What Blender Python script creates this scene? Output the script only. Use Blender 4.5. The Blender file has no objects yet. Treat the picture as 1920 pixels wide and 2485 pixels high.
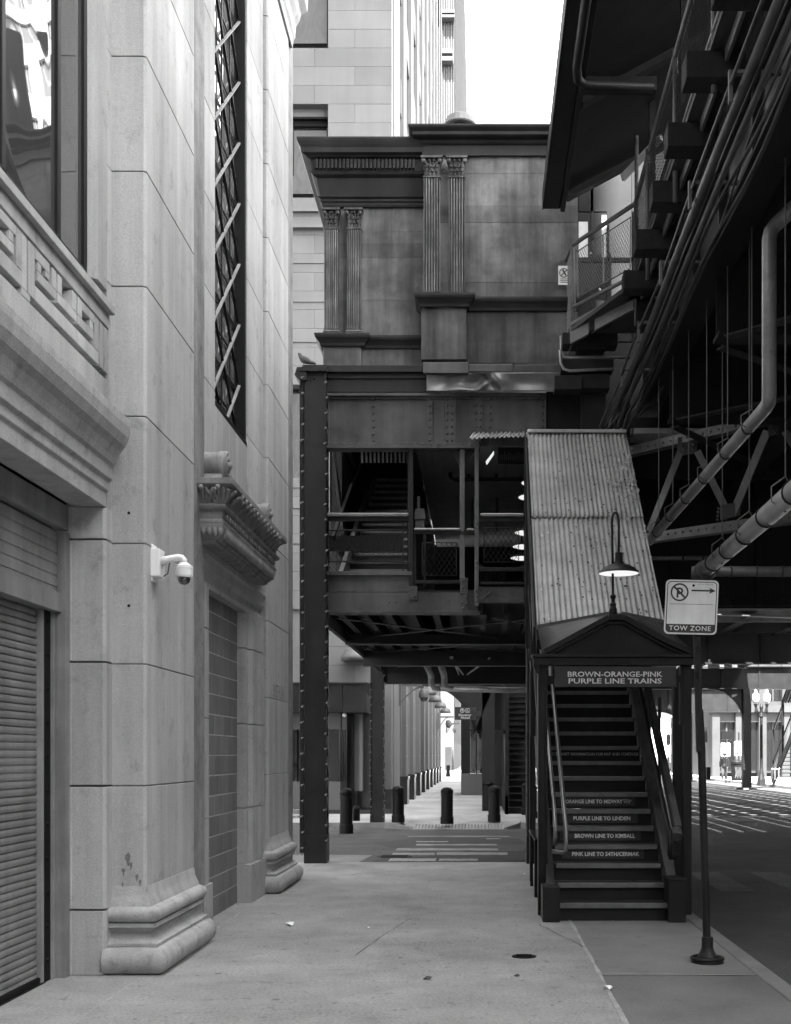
import bpy, math, random
from mathutils import Vector, Matrix
random.seed(7)
R = math.radians
scene = bpy.context.scene
COL = scene.collection

# ------------------------------------------------------------------ camera, light
F, VX, VY, EYE = 2800.0, 1165.0, 1832.0, 1.6      # rectified lens: focal length and vanishing point
def PX(x, Y): return (x - VX) * Y / F
def PZ(y, Y): return EYE + (VY - y) * Y / F
def P(x, y, Y): return Vector((PX(x, Y), Y, PZ(y, Y)))

cd = bpy.data.cameras.new('camera'); cam = bpy.data.objects.new('camera', cd); COL.objects.link(cam)
cam.location = (0, 0, EYE); cam.rotation_euler = (R(90), 0, 0)
cd.sensor_fit = 'HORIZONTAL'; cd.sensor_width = 36; cd.lens = 36 * F / 1920
cd.shift_x = (960 - VX) / 1920; cd.shift_y = (VY - 1242.5) / 1920
cd.clip_start = .1; cd.clip_end = 3000
scene.camera = cam

SUN = Vector((-.10, -.60, 1)).normalized()
elev = math.asin(SUN.z); az = math.atan2(SUN.x, SUN.y)
w = bpy.data.worlds.new('World'); scene.world = w; w.use_nodes = True
nt = w.node_tree; bg = nt.nodes['Background']
sky = nt.nodes.new('ShaderNodeTexSky'); sky.sky_type = 'NISHITA'; sky.sun_disc = False
sky.sun_elevation = elev; sky.sun_rotation = az; sky.air_density = 2.0; sky.dust_density = .6
bw = nt.nodes.new('ShaderNodeRGBToBW')                # black and white photograph: a grey sky
nt.links.new(sky.outputs[0], bw.inputs[0]); nt.links.new(bw.outputs[0], bg.inputs[0]); bg.inputs[1].default_value = .15
sl = bpy.data.lights.new('sun', 'SUN'); so = bpy.data.objects.new('sun', sl); COL.objects.link(so)
sl.energy = 3.2; sl.angle = R(.5); so.rotation_euler = SUN.to_track_quat('Z', 'Y').to_euler()
vs = scene.view_settings; vs.view_transform = 'Standard'; vs.look = 'None'; vs.gamma = 1; vs.use_curve_mapping = False
vs.exposure = 4.0
scene.render.engine = 'CYCLES'

# ------------------------------------------------------------------ materials
def M(name, col, rough=.7, metal=0, var=.2, vs_=1.5, fine=.12, fs=90, streak=0, ss=5, bump=0, bs=60, dirt=0, spec=.5, big=0, isl=0):
    m = bpy.data.materials.new(name); m.use_nodes = True
    t = m.node_tree; N = t.nodes; L = t.links; b = N['Principled BSDF']
    tc = N.new('ShaderNodeTexCoord')
    def noise(scale, vec=None, det=4, ro=.6):
        n = N.new('ShaderNodeTexNoise'); n.inputs['Scale'].default_value = scale
        n.inputs['Detail'].default_value = det; n.inputs['Roughness'].default_value = ro
        L.new(vec or tc.outputs['Object'], n.inputs['Vector']); return n.outputs[0]
    def mth(op, a, b_=None, c=None):
        n = N.new('ShaderNodeMath'); n.operation = op
        for i, v in enumerate((a, b_, c)):
            if v is None: continue
            if isinstance(v, (int, float)): n.inputs[i].default_value = v
            else: L.new(v, n.inputs[i])
        return n.outputs[0]
    k = mth('MAXIMUM', mth('MULTIPLY_ADD', noise(vs_), 4 * var, 1 - 2 * var), .15)
    if fine: k = mth('MULTIPLY', k, mth('MULTIPLY_ADD', noise(fs, det=2), 2.4 * fine, 1 - 1.2 * fine))
    if big: k = mth('MULTIPLY', k, mth('MULTIPLY_ADD', noise(.45, det=2), 3 * big, 1 - 1.5 * big))
    if streak:
        mp = N.new('ShaderNodeMapping'); mp.inputs['Scale'].default_value = (ss, ss, ss * .07)
        L.new(tc.outputs['Object'], mp.inputs[0])
        s = noise(1, mp.outputs[0], 5, .65)
        k = mth('MULTIPLY', k, mth('MAXIMUM', mth('MULTIPLY_ADD', s, 5.5 * streak, 1 - 2.75 * streak), .2))
    if dirt:      # sparse dark or pale blots, a worn surface
        d = noise(vs_ * 2.3 + 1.1, det=8, ro=.72)
        r = N.new('ShaderNodeMapRange'); r.inputs[1].default_value = .56; r.inputs[2].default_value = .7
        r.inputs[3].default_value = 1; r.inputs[4].default_value = 1 - dirt; L.new(d, r.inputs[0])
        k = mth('MULTIPLY', k, r.outputs[0])
    if isl:
        gi = N.new('ShaderNodeNewGeometry'); k = mth('MULTIPLY', k, mth('MULTIPLY_ADD', gi.outputs['Random Per Island'], 2*isl, 1-isl))
    c = mth('MULTIPLY', k, col); c = mth('MAXIMUM', c, .002)
    L.new(c, b.inputs['Base Color'])
    b.inputs['Roughness'].default_value = rough; b.inputs['Metallic'].default_value = metal
    b.inputs['Specular IOR Level'].default_value = spec
    if bump:
        bn = N.new('ShaderNodeBump'); bn.inputs['Strength'].default_value = min(1, bump); bn.inputs['Distance'].default_value = .01
        L.new(noise(bs, det=5, ro=.7), bn.inputs['Height']); L.new(bn.outputs[0], b.inputs['Normal'])
    return m
MT = {
 'lime': M('limestone', .395, .85, var=.10, vs_=1.3, fine=.16, fs=70, streak=.20, ss=3.2, bump=.6, bs=110, dirt=.3, spec=.2, isl=.14),
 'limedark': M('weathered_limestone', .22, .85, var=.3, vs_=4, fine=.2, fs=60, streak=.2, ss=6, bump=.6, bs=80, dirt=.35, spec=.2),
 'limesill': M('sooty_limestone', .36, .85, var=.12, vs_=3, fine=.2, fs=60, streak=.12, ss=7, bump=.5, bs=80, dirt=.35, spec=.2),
 'cmu': M('concrete_block', .17, .9, isl=.14, var=.18, vs_=2, fine=.18, fs=80, streak=.12, bump=.5, bs=120, spec=.2),
 'shutter': M('shutter_metal', .17, .5, .0, var=.25, vs_=2, fine=.08, streak=.3, ss=4, dirt=.2, big=.2),
 'trim': M('galvanised_trim', .20, .6, var=.25, vs_=3, fine=.1, streak=.25, dirt=.2),
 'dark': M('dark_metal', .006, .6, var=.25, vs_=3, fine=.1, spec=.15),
 'black': M('black_paint', .008, .5, var=.2, vs_=4, fine=0, spec=.25),
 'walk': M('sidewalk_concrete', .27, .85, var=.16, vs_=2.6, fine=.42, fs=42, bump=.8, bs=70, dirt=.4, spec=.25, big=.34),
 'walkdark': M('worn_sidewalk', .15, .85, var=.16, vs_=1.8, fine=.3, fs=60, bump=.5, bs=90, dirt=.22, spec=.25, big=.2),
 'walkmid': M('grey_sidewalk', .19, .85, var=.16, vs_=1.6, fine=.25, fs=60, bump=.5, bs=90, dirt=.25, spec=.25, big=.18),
 'joint': M('joint_sealant', .30, .8, var=.35, vs_=5, fine=.3, fs=30, dirt=.4),
 'asph': M('asphalt', .06, .8, var=.3, vs_=1.2, fine=.35, fs=50, bump=.6, bs=70, dirt=.3, spec=.35, big=.3),
 'asph2': M('asphalt_patch', .03, .85, var=.2, vs_=3, fine=.3, fs=50, bump=.5, bs=70),
 'paint': M('worn_road_paint', .24, .7, var=.4, vs_=3, fine=.3, fs=25, dirt=.75),
 'paint2': M('faded_road_paint', .085, .75, var=.4, vs_=2.5, fine=.3, fs=25, dirt=.75),
 'kerb': M('kerb_concrete', .17, .85, var=.25, vs_=2, fine=.25, bump=.4, dirt=.35),
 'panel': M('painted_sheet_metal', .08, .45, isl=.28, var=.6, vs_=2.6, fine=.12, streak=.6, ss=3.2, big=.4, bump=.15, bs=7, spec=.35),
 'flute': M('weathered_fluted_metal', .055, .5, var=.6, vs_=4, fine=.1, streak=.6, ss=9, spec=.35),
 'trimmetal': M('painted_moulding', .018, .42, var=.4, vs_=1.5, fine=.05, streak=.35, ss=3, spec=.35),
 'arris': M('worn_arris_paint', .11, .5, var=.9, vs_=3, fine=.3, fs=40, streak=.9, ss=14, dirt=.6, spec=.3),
 'spot': M('gum_spot', .11, .7, var=.2, vs_=20),
 'blockstone': M('bright_block_stone', .42, .8, var=.1, vs_=.4, fine=0, spec=.2),
 'flash': M('crumpled_flashing', .07, .35, var=.4, vs_=1.2, fine=.05, streak=.3, bump=.15, bs=5, spec=.5),
 'girder': M('girder_paint', .07, .5, var=.5, vs_=1.6, fine=.15, fs=40, streak=.4, ss=2.5, bump=.2, bs=30, dirt=.35, spec=.35),
 'steel': M('steel_paint', .013, .5, var=.4, vs_=2.5, fine=.15, fs=50, streak=.15, bump=.25, bs=50, spec=.3),
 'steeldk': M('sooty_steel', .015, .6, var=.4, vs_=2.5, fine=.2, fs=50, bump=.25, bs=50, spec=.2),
 'steellt': M('pale_steel', .10, .5, var=.3, vs_=3, fine=.2, fs=50, bump=.2, bs=50, dirt=.3, spec=.5),
 'timber': M('creosoted_timber', .022, .85, var=.4, vs_=4, fine=.3, fs=40, bump=.6, bs=40, spec=.3),
 'deck': M('deck_boards', .04, .8, var=.35, vs_=5, fine=.2, bump=.3, bs=40),
 'ceil': M('painted_ceiling_boards', .6, .7, var=.15, vs_=3, fine=.05),
 'corr': M('corrugated_iron', .36, .42, .25, var=.3, vs_=1.6, fine=.16, fs=60, streak=.14, big=.15, dirt=.4, spec=.5),
 'corrdk': M('aged_corrugated_iron', .08, .5, .2, var=.3, vs_=2, fine=.15, dirt=.3),
 'rust': M('peeling_patch', .5, .8, var=.4, vs_=5, fine=.3, fs=30, dirt=.8),
 'pipe': M('galvanised_pipe', .27, .42, .35, var=.25, vs_=2.5, fine=.12, fs=40, streak=.12, dirt=.25),
 'rail': M('worn_handrail', .22, .35, .6, var=.2, vs_=5, fine=.05),
 'nosing': M('abrasive_nosing', .13, .5, var=.3, vs_=8, fine=.35, fs=120, spec=.6),
 'riser': M('stair_riser', .007, .7, var=.5, vs_=6, fine=.1),
 'cable': M('conduit', .05, .5, var=.5, vs_=3, fine=.3, fs=30, dirt=.5),
 'white': M('white_plastic', .8, .35, var=.03, fine=0),
 'sign': M('sign_face', .72, .5, var=.08, vs_=6, fine=.05, streak=.08, ss=20, dirt=.06),
 'signb': M('sign_black', .03, .5, var=.1, fine=.05),
 'signdk': M('sign_panel_dark', .035, .5, var=.2, vs_=4, fine=.05),
 'letter': M('pale_lettering', .75, .6, var=.2, vs_=15, fine=.1),
 'lettersm': M('worn_lettering', .45, .6, var=.4, vs_=20, fine=.1),
 'pol': M('polished_granite', .035, .18, var=.15, vs_=5, fine=.3, fs=80),
 'stone2': M('office_limestone', .15, .8, var=.08, vs_=1, fine=.08, streak=.08, ss=1.5, spec=.2, big=.06, isl=.09),
 'stone3': M('tower_limestone', .085, .8, var=.1, vs_=.4, fine=0, streak=.06, spec=.2),
 'stone4': M('far_stone', .05, .8, var=.2, vs_=.6, fine=0, spec=.2),
 'spandrel': M('grey_spandrel', .14, .4, var=.1),
 'bpanel': M('pale_booth_panel', .10, .5, var=.1),
 'skin': M('skin', .25, .6, var=.05, fine=0), 'cloth': M('dark_cloth', .03, .9, var=.2), 'cloth2': M('light_cloth', .45, .9, var=.1), 'trous': M('grey_trousers', .05, .9, var=.1),
 'bird': M('grey_feathers', .05, .8, var=.4, vs_=20), 'litter': M('paper_scrap', .75, .8, var=.1),
 'globe': M('milk_glass', .85, .25, var=.02, fine=0),
}
def glass(name, base, rough, wav, ws=1.2, dist=.02):
    m = bpy.data.materials.new(name); m.use_nodes = True; t = m.node_tree; b = t.nodes['Principled BSDF']
    b.inputs['Base Color'].default_value = (base,) * 3 + (1,); b.inputs['Roughness'].default_value = rough
    b.inputs['Metallic'].default_value = 0; b.inputs['IOR'].default_value = 1.9; b.inputs['Specular IOR Level'].default_value = .9
    if wav:
        tc = t.nodes.new('ShaderNodeTexCoord'); n = t.nodes.new('ShaderNodeTexNoise'); n.inputs['Scale'].default_value = ws; n.inputs['Detail'].default_value = 1
        bp = t.nodes.new('ShaderNodeBump'); bp.inputs['Strength'].default_value = wav; bp.inputs['Distance'].default_value = dist
        t.links.new(tc.outputs['Object'], n.inputs['Vector']); t.links.new(n.outputs[0], bp.inputs['Height']); t.links.new(bp.outputs[0], b.inputs['Normal'])
    return m
MT['glass'] = glass('window_glass', .05, .02, .6, 1.1, .03)
MT['glass3'] = glass('lattice_glass', .16, .05, .5, 2, .02)
MT['glass2'] = glass('dark_glass', .01, .04, 0)
def emit(name, v, s):
    m = bpy.data.materials.new(name); m.use_nodes = True; b = m.node_tree.nodes['Principled BSDF']
    b.inputs['Base Color'].default_value = (.8, .8, .8, 1); b.inputs['Emission Color'].default_value = (v, v, v, 1); b.inputs['Emission Strength'].default_value = s; return m
MT['lit'] = emit('lit_lamp_lining', 1, .055)

# ------------------------------------------------------------------ mesh builder
class MB:
    def __init__(s): s.v = []; s.f = []
    def add(s, vs, fs):
        o = len(s.v); s.v += [tuple(p) for p in vs]; s.f += [tuple(i + o for i in f) for f in fs]; return s
    def box(s, x0, x1, y0, y1, z0, z1):
        if x0 > x1: x0, x1 = x1, x0
        if y0 > y1: y0, y1 = y1, y0
        if z0 > z1: z0, z1 = z1, z0
        return s.add([(x0,y0,z0),(x1,y0,z0),(x1,y1,z0),(x0,y1,z0),(x0,y0,z1),(x1,y0,z1),(x1,y1,z1),(x0,y1,z1)],
                     [(0,3,2,1),(4,5,6,7),(0,1,5,4),(1,2,6,5),(2,3,7,6),(3,0,4,7)])
    def fr(s, x0, y0, x1, y1, Y, d):             # a box whose front face fills a picture rectangle at depth Y
        return s.box(PX(x0, Y), PX(x1, Y), Y, Y + d, PZ(y0, Y), PZ(y1, Y))
    def bar(s, p, q, w, h, up=(0, 0, 1)):
        p = Vector(p); q = Vector(q); d = (q - p).normalized(); up = Vector(up)
        if abs(d.dot(up)) > .98: up = Vector((0, 1, 0))
        a = d.cross(up).normalized(); b = a.cross(d).normalized(); a = a * w / 2; b = b * h / 2
        vs = [p-a-b, p+a-b, p+a+b, p-a+b, q-a-b, q+a-b, q+a+b, q-a+b]
        return s.add(vs, [(0,3,2,1),(4,5,6,7),(0,1,5,4),(1,2,6,5),(2,3,7,6),(3,0,4,7)])
    def tube(s, pts, r, n=10, cap=True):
        pts = [Vector(p) for p in pts]; rs = r if isinstance(r, (list, tuple)) else [r] * len(pts)
        ref = None; vs = []
        for i, p in enumerate(pts):
            d = (pts[min(i+1, len(pts)-1)] - pts[max(i-1, 0)]).normalized()
            if ref is None:
                ref = d.orthogonal().normalized()
            ref = (ref - d * ref.dot(d)).normalized(); b = d.cross(ref)
            for k in range(n):
                a = 2 * math.pi * k / n; vs.append(p + (ref * math.cos(a) + b * math.sin(a)) * rs[i])
        fs = [(i*n+k, i*n+(k+1) % n, (i+1)*n+(k+1) % n, (i+1)*n+k) for i in range(len(pts)-1) for k in range(n)]
        if cap: fs += [tuple(range(n))[::-1], tuple((len(pts)-1)*n+k for k in range(n))]
        return s.add(vs, fs)
    def lathe(s, prof, c, n=20, axis='Z', tilt=None):          # prof: (radius, height) pairs
        vs = []
        for r, h in prof:
            for k in range(n):
                a = 2*math.pi*k/n; x, y = r*math.cos(a), r*math.sin(a)
                v = {'Z': (x, y, h), 'X': (h, x, y), 'Y': (x, h, y)}[axis]
                v = Vector(v)
                if tilt is not None: v = tilt @ v
                vs.append(v + Vector(c))
        m = len(prof)
        fs = [(i*n+k, i*n+(k+1) % n, (i+1)*n+(k+1) % n, (i+1)*n+k) for i in range(m-1) for k in range(n)]
        fs += [tuple(range(n))[::-1], tuple((m-1)*n+k for k in range(n))]
        return s.add(vs, fs)
    def sph(s, c, r, n=8, m=5, sc=(1, 1, 1)):
        c = Vector(c); vs = []
        for i in range(m+1):
            t = math.pi*i/m
            for k in range(n):
                a = 2*math.pi*k/n
                vs.append(c + Vector((math.sin(t)*math.cos(a)*sc[0], math.sin(t)*math.sin(a)*sc[1], math.cos(t)*sc[2]))*r)
        return s.add(vs, [(i*n+k, (i+1)*n+k, (i+1)*n+(k+1) % n, i*n+(k+1) % n) for i in range(m) for k in range(n)])
    def rivet(s, c, r=.014, ax='Y'):                 # a low dome facing the camera side of its axis
        c = Vector(c); vs = []
        for rr, h in ((1, 0), (.75, .55), (.25, .8)):
            for k in range(7):
                a = 2*math.pi*k/7; u, v, d = rr*r*math.cos(a), rr*r*math.sin(a), h*r
                vs.append(c + Vector({'Y': (u, -d, v), 'X': (-d, u, v), 'x': (d, u, v), 'Z': (u, v, -d)}[ax]))
        return s.add(vs, [(i*7+k, i*7+(k+1) % 7, (i+1)*7+(k+1) % 7, (i+1)*7+k) for i in range(2) for k in range(7)] + [tuple(range(14, 21))])
    def row(s, p, q, step, r=.014, ax='Y'):
        p = Vector(p); q = Vector(q); n = max(1, round((q-p).length/step))
        for i in range(n+1): s.rivet(p.lerp(q, i/n), r, ax)
        return s
    def prism(s, pts, ax, a, b):                    # 2-d polygon pushed along an axis
        n = len(pts)
        g = {'X': lambda u, v, t: (t, u, v), 'Y': lambda u, v, t: (u, t, v), 'Z': lambda u, v, t: (u, v, t)}[ax]
        vs = [g(u, v, a) for u, v in pts] + [g(u, v, b) for u, v in pts]
        return s.add(vs, [tuple(range(n))[::-1], tuple(range(n, 2*n))] + [(i, (i+1) % n, n+(i+1) % n, n+i) for i in range(n)])
    def sweep(s, prof, path, side=1, close=None):    # prof (out, z) carried along a plan path with mitred corners
        pts = [Vector(p) for p in path]; n = len(prof); vs = []
        for i, p in enumerate(pts):
            def nrm(a, b):
                d = (b-a).normalized(); return Vector((d.y, -d.x)) * side
            if i == 0: m = nrm(pts[0], pts[1])
            elif i == len(pts)-1: m = nrm(pts[-2], pts[-1])
            else:
                a, b = nrm(pts[i-1], p), nrm(p, pts[i+1]); m = (a+b); m = m / max(.3, m.dot(a))
            for o, z in prof: vs.append((p.x+m.x*o, p.y+m.y*o, z))
        fs = [(i*n+k, i*n+(k+1) % n, (i+1)*n+(k+1) % n, (i+1)*n+k) for i in range(len(pts)-1) for k in range(n)]
        fs += [tuple(range(n)), tuple((len(pts)-1)*n+k for k in range(n))[::-1]]
        return s.add(vs, fs)
    def corr(s, p00, p10, p01, p11, pitch, amp, nv=2, rough=0, seed=1):   # corrugated sheet, ridges run 00->01
        p00, p10, p01, p11 = map(Vector, (p00, p10, p01, p11))
        L_ = max((p10-p00).length, (p11-p01).length); nw = max(2, round(L_/pitch)); nu = nw*8
        nn = (p10-p00).cross(p01-p00).normalized()
        if nn.z < 0: nn = -nn
        rnd = random.Random(seed); vs = []
        offs = [[rnd.uniform(-1, 1)*rough for _ in range(6)] for _ in range(nv+1)]
        for j in range(nv+1):
            for i in range(nu+1):
                u, v = i/nu, j/nv
                p = p00.lerp(p10, u).lerp(p01.lerp(p11, u), v)
                o = offs[j][min(5, int(u*6))]*.6 + offs[j][min(5, int(u*5))]*.4
                vs.append(p + nn*(amp*math.sin(2*math.pi*nw*u)+o))
        return s.add(vs, [(j*(nu+1)+i, j*(nu+1)+i+1, (j+1)*(nu+1)+i+1, (j+1)*(nu+1)+i) for j in range(nv) for i in range(nu)])
    def mesh_link(s, o, u, v, cell=.05, r=.0022):     # chain-link diamonds filling the parallelogram o, o+u, o+v
        o, u, v = Vector(o), Vector(u), Vector(v); W, H = u.length, v.length; U, V = u/W, v/H
        k = 1.5                                        # diamond taller than wide
        c = -H/k
        while c < W:
            for sg in (1, -1):
                pts = []
                a0, a1 = (c, c+H/k) if sg == 1 else (c+H/k, c)
                t0, t1 = 0, 1
                lo, hi = a0, a1
                for lim in (0, W):
                    pass
                def at(t): return a0+(a1-a0)*t
                ts = [0, 1]
                if (at(0)-0)*(at(1)-0) < 0: ts.append((0-a0)/(a1-a0))
                if (at(0)-W)*(at(1)-W) < 0: ts.append((W-a0)/(a1-a0))
                ts = sorted(t for t in ts if -1e-6 <= at(t) <= W+1e-6)
                if len(ts) >= 2 and ts[-1]-ts[0] > .02:
                    s.tube([o+U*at(ts[0])+V*H*ts[0], o+U*at(ts[-1])+V*H*ts[-1]], r, 3, False)
            c += cell
        return s
    def pieces(s):                                # groups of faces that stand clear of one another
        par = list(range(len(s.v)))
        def find(i):
            while par[i] != i: par[i] = par[par[i]]; i = par[i]
            return i
        for f in s.f:
            a = find(f[0])
            for i in f[1:]:
                b = find(i)
                if a != b: par[b] = a
        isl = {}
        for f in s.f: isl.setdefault(find(f[0]), []).append(f)
        keys = list(isl)
        if len(keys) < 2 or len(keys) > 700: return [s]
        bb = []
        for k in keys:
            ids = {i for f in isl[k] for i in f}; ps = [s.v[i] for i in ids]
            bb.append((tuple(min(p[a] for p in ps) for a in range(3)), tuple(max(p[a] for p in ps) for a in range(3))))
        sz = [max(h[a]-l[a] for a in range(3)) for l, h in bb]
        p2 = list(range(len(keys)))
        def fd(i):
            while p2[i] != i: i = p2[i]
            return i
        for i in range(len(keys)):
            for j in range(i):
                lim = max(.02, .5*max(sz[i], sz[j])); g = 0
                for a in range(3): g += max(0, bb[i][0][a]-bb[j][1][a], bb[j][0][a]-bb[i][1][a])**2
                if g <= lim*lim:
                    a, b = fd(i), fd(j)
                    if a != b: p2[b] = a
        gr = {}
        for i, k in enumerate(keys): gr.setdefault(fd(i), []).extend(isl[k])
        if len(gr) < 2 or len(gr) > 40: return [s]
        out = []
        for fs in gr.values():
            ids = sorted({i for f in fs for i in f}); mp = {i: n for n, i in enumerate(ids)}
            m = MB(); m.v = [s.v[i] for i in ids]; m.f = [tuple(mp[i] for i in f) for f in fs]; out.append(m)
        out.sort(key=lambda m: -len(m.f)); return out
    def build(s, name, mat, parent=None, bevel=0, smooth=False, solid=0, split=True):
        if parent is not None and split:
            ps = s.pieces()
            if len(ps) > 1: return [m.build(name, mat, parent, bevel, smooth, solid, False) for m in ps][0]
        me = bpy.data.meshes.new(name); me.from_pydata(s.v, [], s.f); me.update()
        me.materials.append(MT[mat] if isinstance(mat, str) else mat)
        import bmesh
        bm = bmesh.new(); bm.from_mesh(me); bmesh.ops.recalc_face_normals(bm, faces=bm.faces); bm.to_mesh(me); bm.free()
        if smooth:
            for p in me.polygons: p.use_smooth = True
        o = bpy.data.objects.new(name, me); COL.objects.link(o)
        if solid:
            q = o.modifiers.new('s', 'SOLIDIFY'); q.thickness = solid; q.offset = 0
        if bevel:
            q = o.modifiers.new('b', 'BEVEL'); q.width = bevel; q.segments = 2; q.limit_method = 'ANGLE'; q.angle_limit = R(40)
        if parent is not None:
            o.parent = parent
            w_ = Vector((0, 0, 0)); q = parent
            while q is not None: w_ += q.location; q = q.parent
            o.location = -w_
        return o
def tag(o, label=None, cat=None, group=None, kind=None):
    if label: o['label'] = label
    if cat: o['category'] = cat
    if group: o['group'] = group
    if kind: o['kind'] = kind
    return o
def thing(name, label, cat, loc=(0, 0, 0), group=None):
    o = bpy.data.objects.new(name, None); COL.objects.link(o); o.location = loc; o.empty_display_size = .2
    return tag(o, label, cat, group)
def single(mb, name, mat, label, cat, group=None, bevel=0, smooth=False):
    xs, ys, zs = zip(*mb.v); c = ((min(xs)+max(xs))/2, (min(ys)+max(ys))/2, min(zs))
    mb.v = [(x-c[0], y-c[1], z-c[2]) for x, y, z in mb.v]
    o = mb.build(name, mat, None, bevel, smooth); o.location = c
    return tag(o, label, cat, group)
def struct(mb, name, mat, bevel=0):
    return tag(mb.build(name, mat, None, bevel), kind='structure')
def dup(root, loc, label=None):
    r = root.copy(); COL.objects.link(r); r.location = loc
    if label: r['label'] = label
    for ch in list(root.children):
        c = ch.copy(); COL.objects.link(c); c.parent = r
        for g in list(ch.children):
            d = g.copy(); COL.objects.link(d); d.parent = c
    return r
dg = None
def text(name, s, mat, parent, origin, xdir, up, height, width=None, depth=.002, bold=0, spacing=1.0):
    cu = bpy.data.curves.new('t', 'FONT'); cu.body = s; cu.size = 1; cu.extrude = 0; cu.offset = bold; cu.space_character = spacing
    cu.align_x = 'CENTER'; cu.resolution_u = 2
    t = bpy.data.objects.new('t', cu); COL.objects.link(t)
    bpy.context.view_layer.update()
    me = bpy.data.meshes.new_from_object(t.evaluated_get(bpy.context.evaluated_depsgraph_get()))
    bpy.data.objects.remove(t)
    xs = [v.co.x for v in me.vertices]; ys = [v.co.y for v in me.vertices]
    h = .70; sy = height/h; sx = sy if width is None else width/(max(xs)-min(xs)); cx = (max(xs)+min(xs))/2
    xd = Vector(xdir).normalized(); ud = Vector(up).normalized(); nd = xd.cross(ud)
    mb = MB(); o = Vector(origin)
    mb.v = [tuple(o + xd*((v.co.x-cx)*sx) + ud*((v.co.y-.35)*sy) + nd*depth) for v in me.vertices]
    mb.f = [tuple(p.vertices) for p in me.polygons]
    return mb.build(name, mat, parent, split=False)

# ================================================================== ground
XW = -2.52          # plane of the near limestone wall
KX = 2.16           # kerb line of the main street
g = MB().box(-150, 250, -40, 900, -.40, -.13); struct(g, 'road', 'asph')
g = MB(); g.box(-30, .868, -12, 17.2, -.3, 0); struct(g, 'sidewalk', 'walk')
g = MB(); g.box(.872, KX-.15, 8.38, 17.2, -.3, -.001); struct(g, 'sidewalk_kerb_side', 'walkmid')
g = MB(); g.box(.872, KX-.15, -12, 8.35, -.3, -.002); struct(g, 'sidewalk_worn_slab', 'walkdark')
g = MB(); g.box(KX-.146, KX, -12, 17.2, -.3, .003); struct(g, 'kerb', 'kerb', .015)
# joints: pale, a little irregular
def wavy_strip(mb, p, q, w, z, n=14, j=.006):
    p, q = Vector(p), Vector(q); d = (q-p).normalized(); nn = Vector((-d.y, d.x)); vs = []
    for i in range(n+1):
        c = p.lerp(q, i/n)+nn*random.uniform(-j, j); ww = w*random.uniform(.5, 1.3)/2
        vs += [(*(c+nn*ww), z), (*(c-nn*ww), z)]
    mb.add(vs, [(2*i, 2*i+1, 2*i+3, 2*i+2) for i in range(n)])
g = MB()
wavy_strip(g, (-2.2, 8.72), (2.0, 8.36), .014, .003, 30)
wavy_strip(g, (-2.3, 11.42), (.86, 11.2), .012, .003, 24)
wavy_strip(g, (-2.3, 14.1), (.86, 13.75), .012, .003, 24)
wavy_strip(g, (-2.3, 5.9), (2.0, 5.6), .014, .003, 24)
wavy_strip(g, (-2.43, -2), (-2.43, 17.1), .014, .0032, 60)
wavy_strip(g, (.87, -2), (.87, 17.1), .03, .0034, 60, .004)
struct(g, 'pavement_joint', 'joint')
g = MB()
pts = [(-.99, 9.2), (-.90, 9.9), (-.84, 10.3), (-.74, 10.9), (-.70, 11.2), (-.6, 11.35)]
for a, b in zip(pts, pts[1:]): wavy_strip(g, a, b, .006, .0035, 5, .008)
wavy_strip(g, (.55, 10.9), (.86, 9.6), .008, .0035, 10, .01)
struct(g, 'pavement_crack', 'dark')
# far side of the cross street
g = MB(); 
g.box(-40, -1.9, 27.25, 700, -.3, 0); g.box(1.0, 2.6, 27.25, 120, -.3, 0); g.box(-1.896, .996, 27.9, 700, -.3, -.001)
struct(g, 'far_sidewalk', 'walk')
g = MB(); g.box(-40, -2.25, 27.10, 27.246, -.3, .003); g.box(.95, 2.6, 27.10, 27.246, -.3, .003); g.box(2.604, 2.75, 27.10, 120, -.3, .003)
g.add([(-2.25, 27.1, .003), (-1.55, 26.75, -.1), (-1.55, 27.2, -.08), (-2.25, 27.24, .003), (-2.25, 27.1, -.2), (-1.55, 26.75, -.2)], [(0,1,2,3), (0,4,5,1)])
g.add([(.95, 27.1, .003), (.55, 26.75, -.1), (.55, 27.2, -.08), (.95, 27.24, .003), (.95, 27.1, -.2), (.55, 26.75, -.2)], [(0,1,2,3), (0,4,5,1)])
struct(g, 'far_kerb', 'kerb')
g = MB()       # ramp with a truncated-dome strip
g.add([(-1.9, 27.9, 0), (1.0, 27.9, 0), (.6, 26.7, -.125), (-1.6, 26.7, -.125)], [(0, 1, 2, 3)])
struct(g, 'kerb_ramp', 'walk')
g = MB(); 
for i in range(27):
    for j in range(6):
        x = -1.5+i*.077; y = 26.85+j*.1; z = -.125+(y-26.7)*.104
        g.lathe([(.018, z), (.012, z+.012)], (x, y, 0), 6)
struct(g, 'tactile_paving', 'walkmid')
g = MB(); g.box(15.7, 60, 20, 105, -.3, 0); g.box(-40, 60, 112, 116, -.3, 0); struct(g, 'opposite_sidewalk', 'walk')
g = MB(); g.box(15.55, 15.696, 20, 105, -.3, .004); struct(g, 'opposite_kerb', 'kerb')
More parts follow.
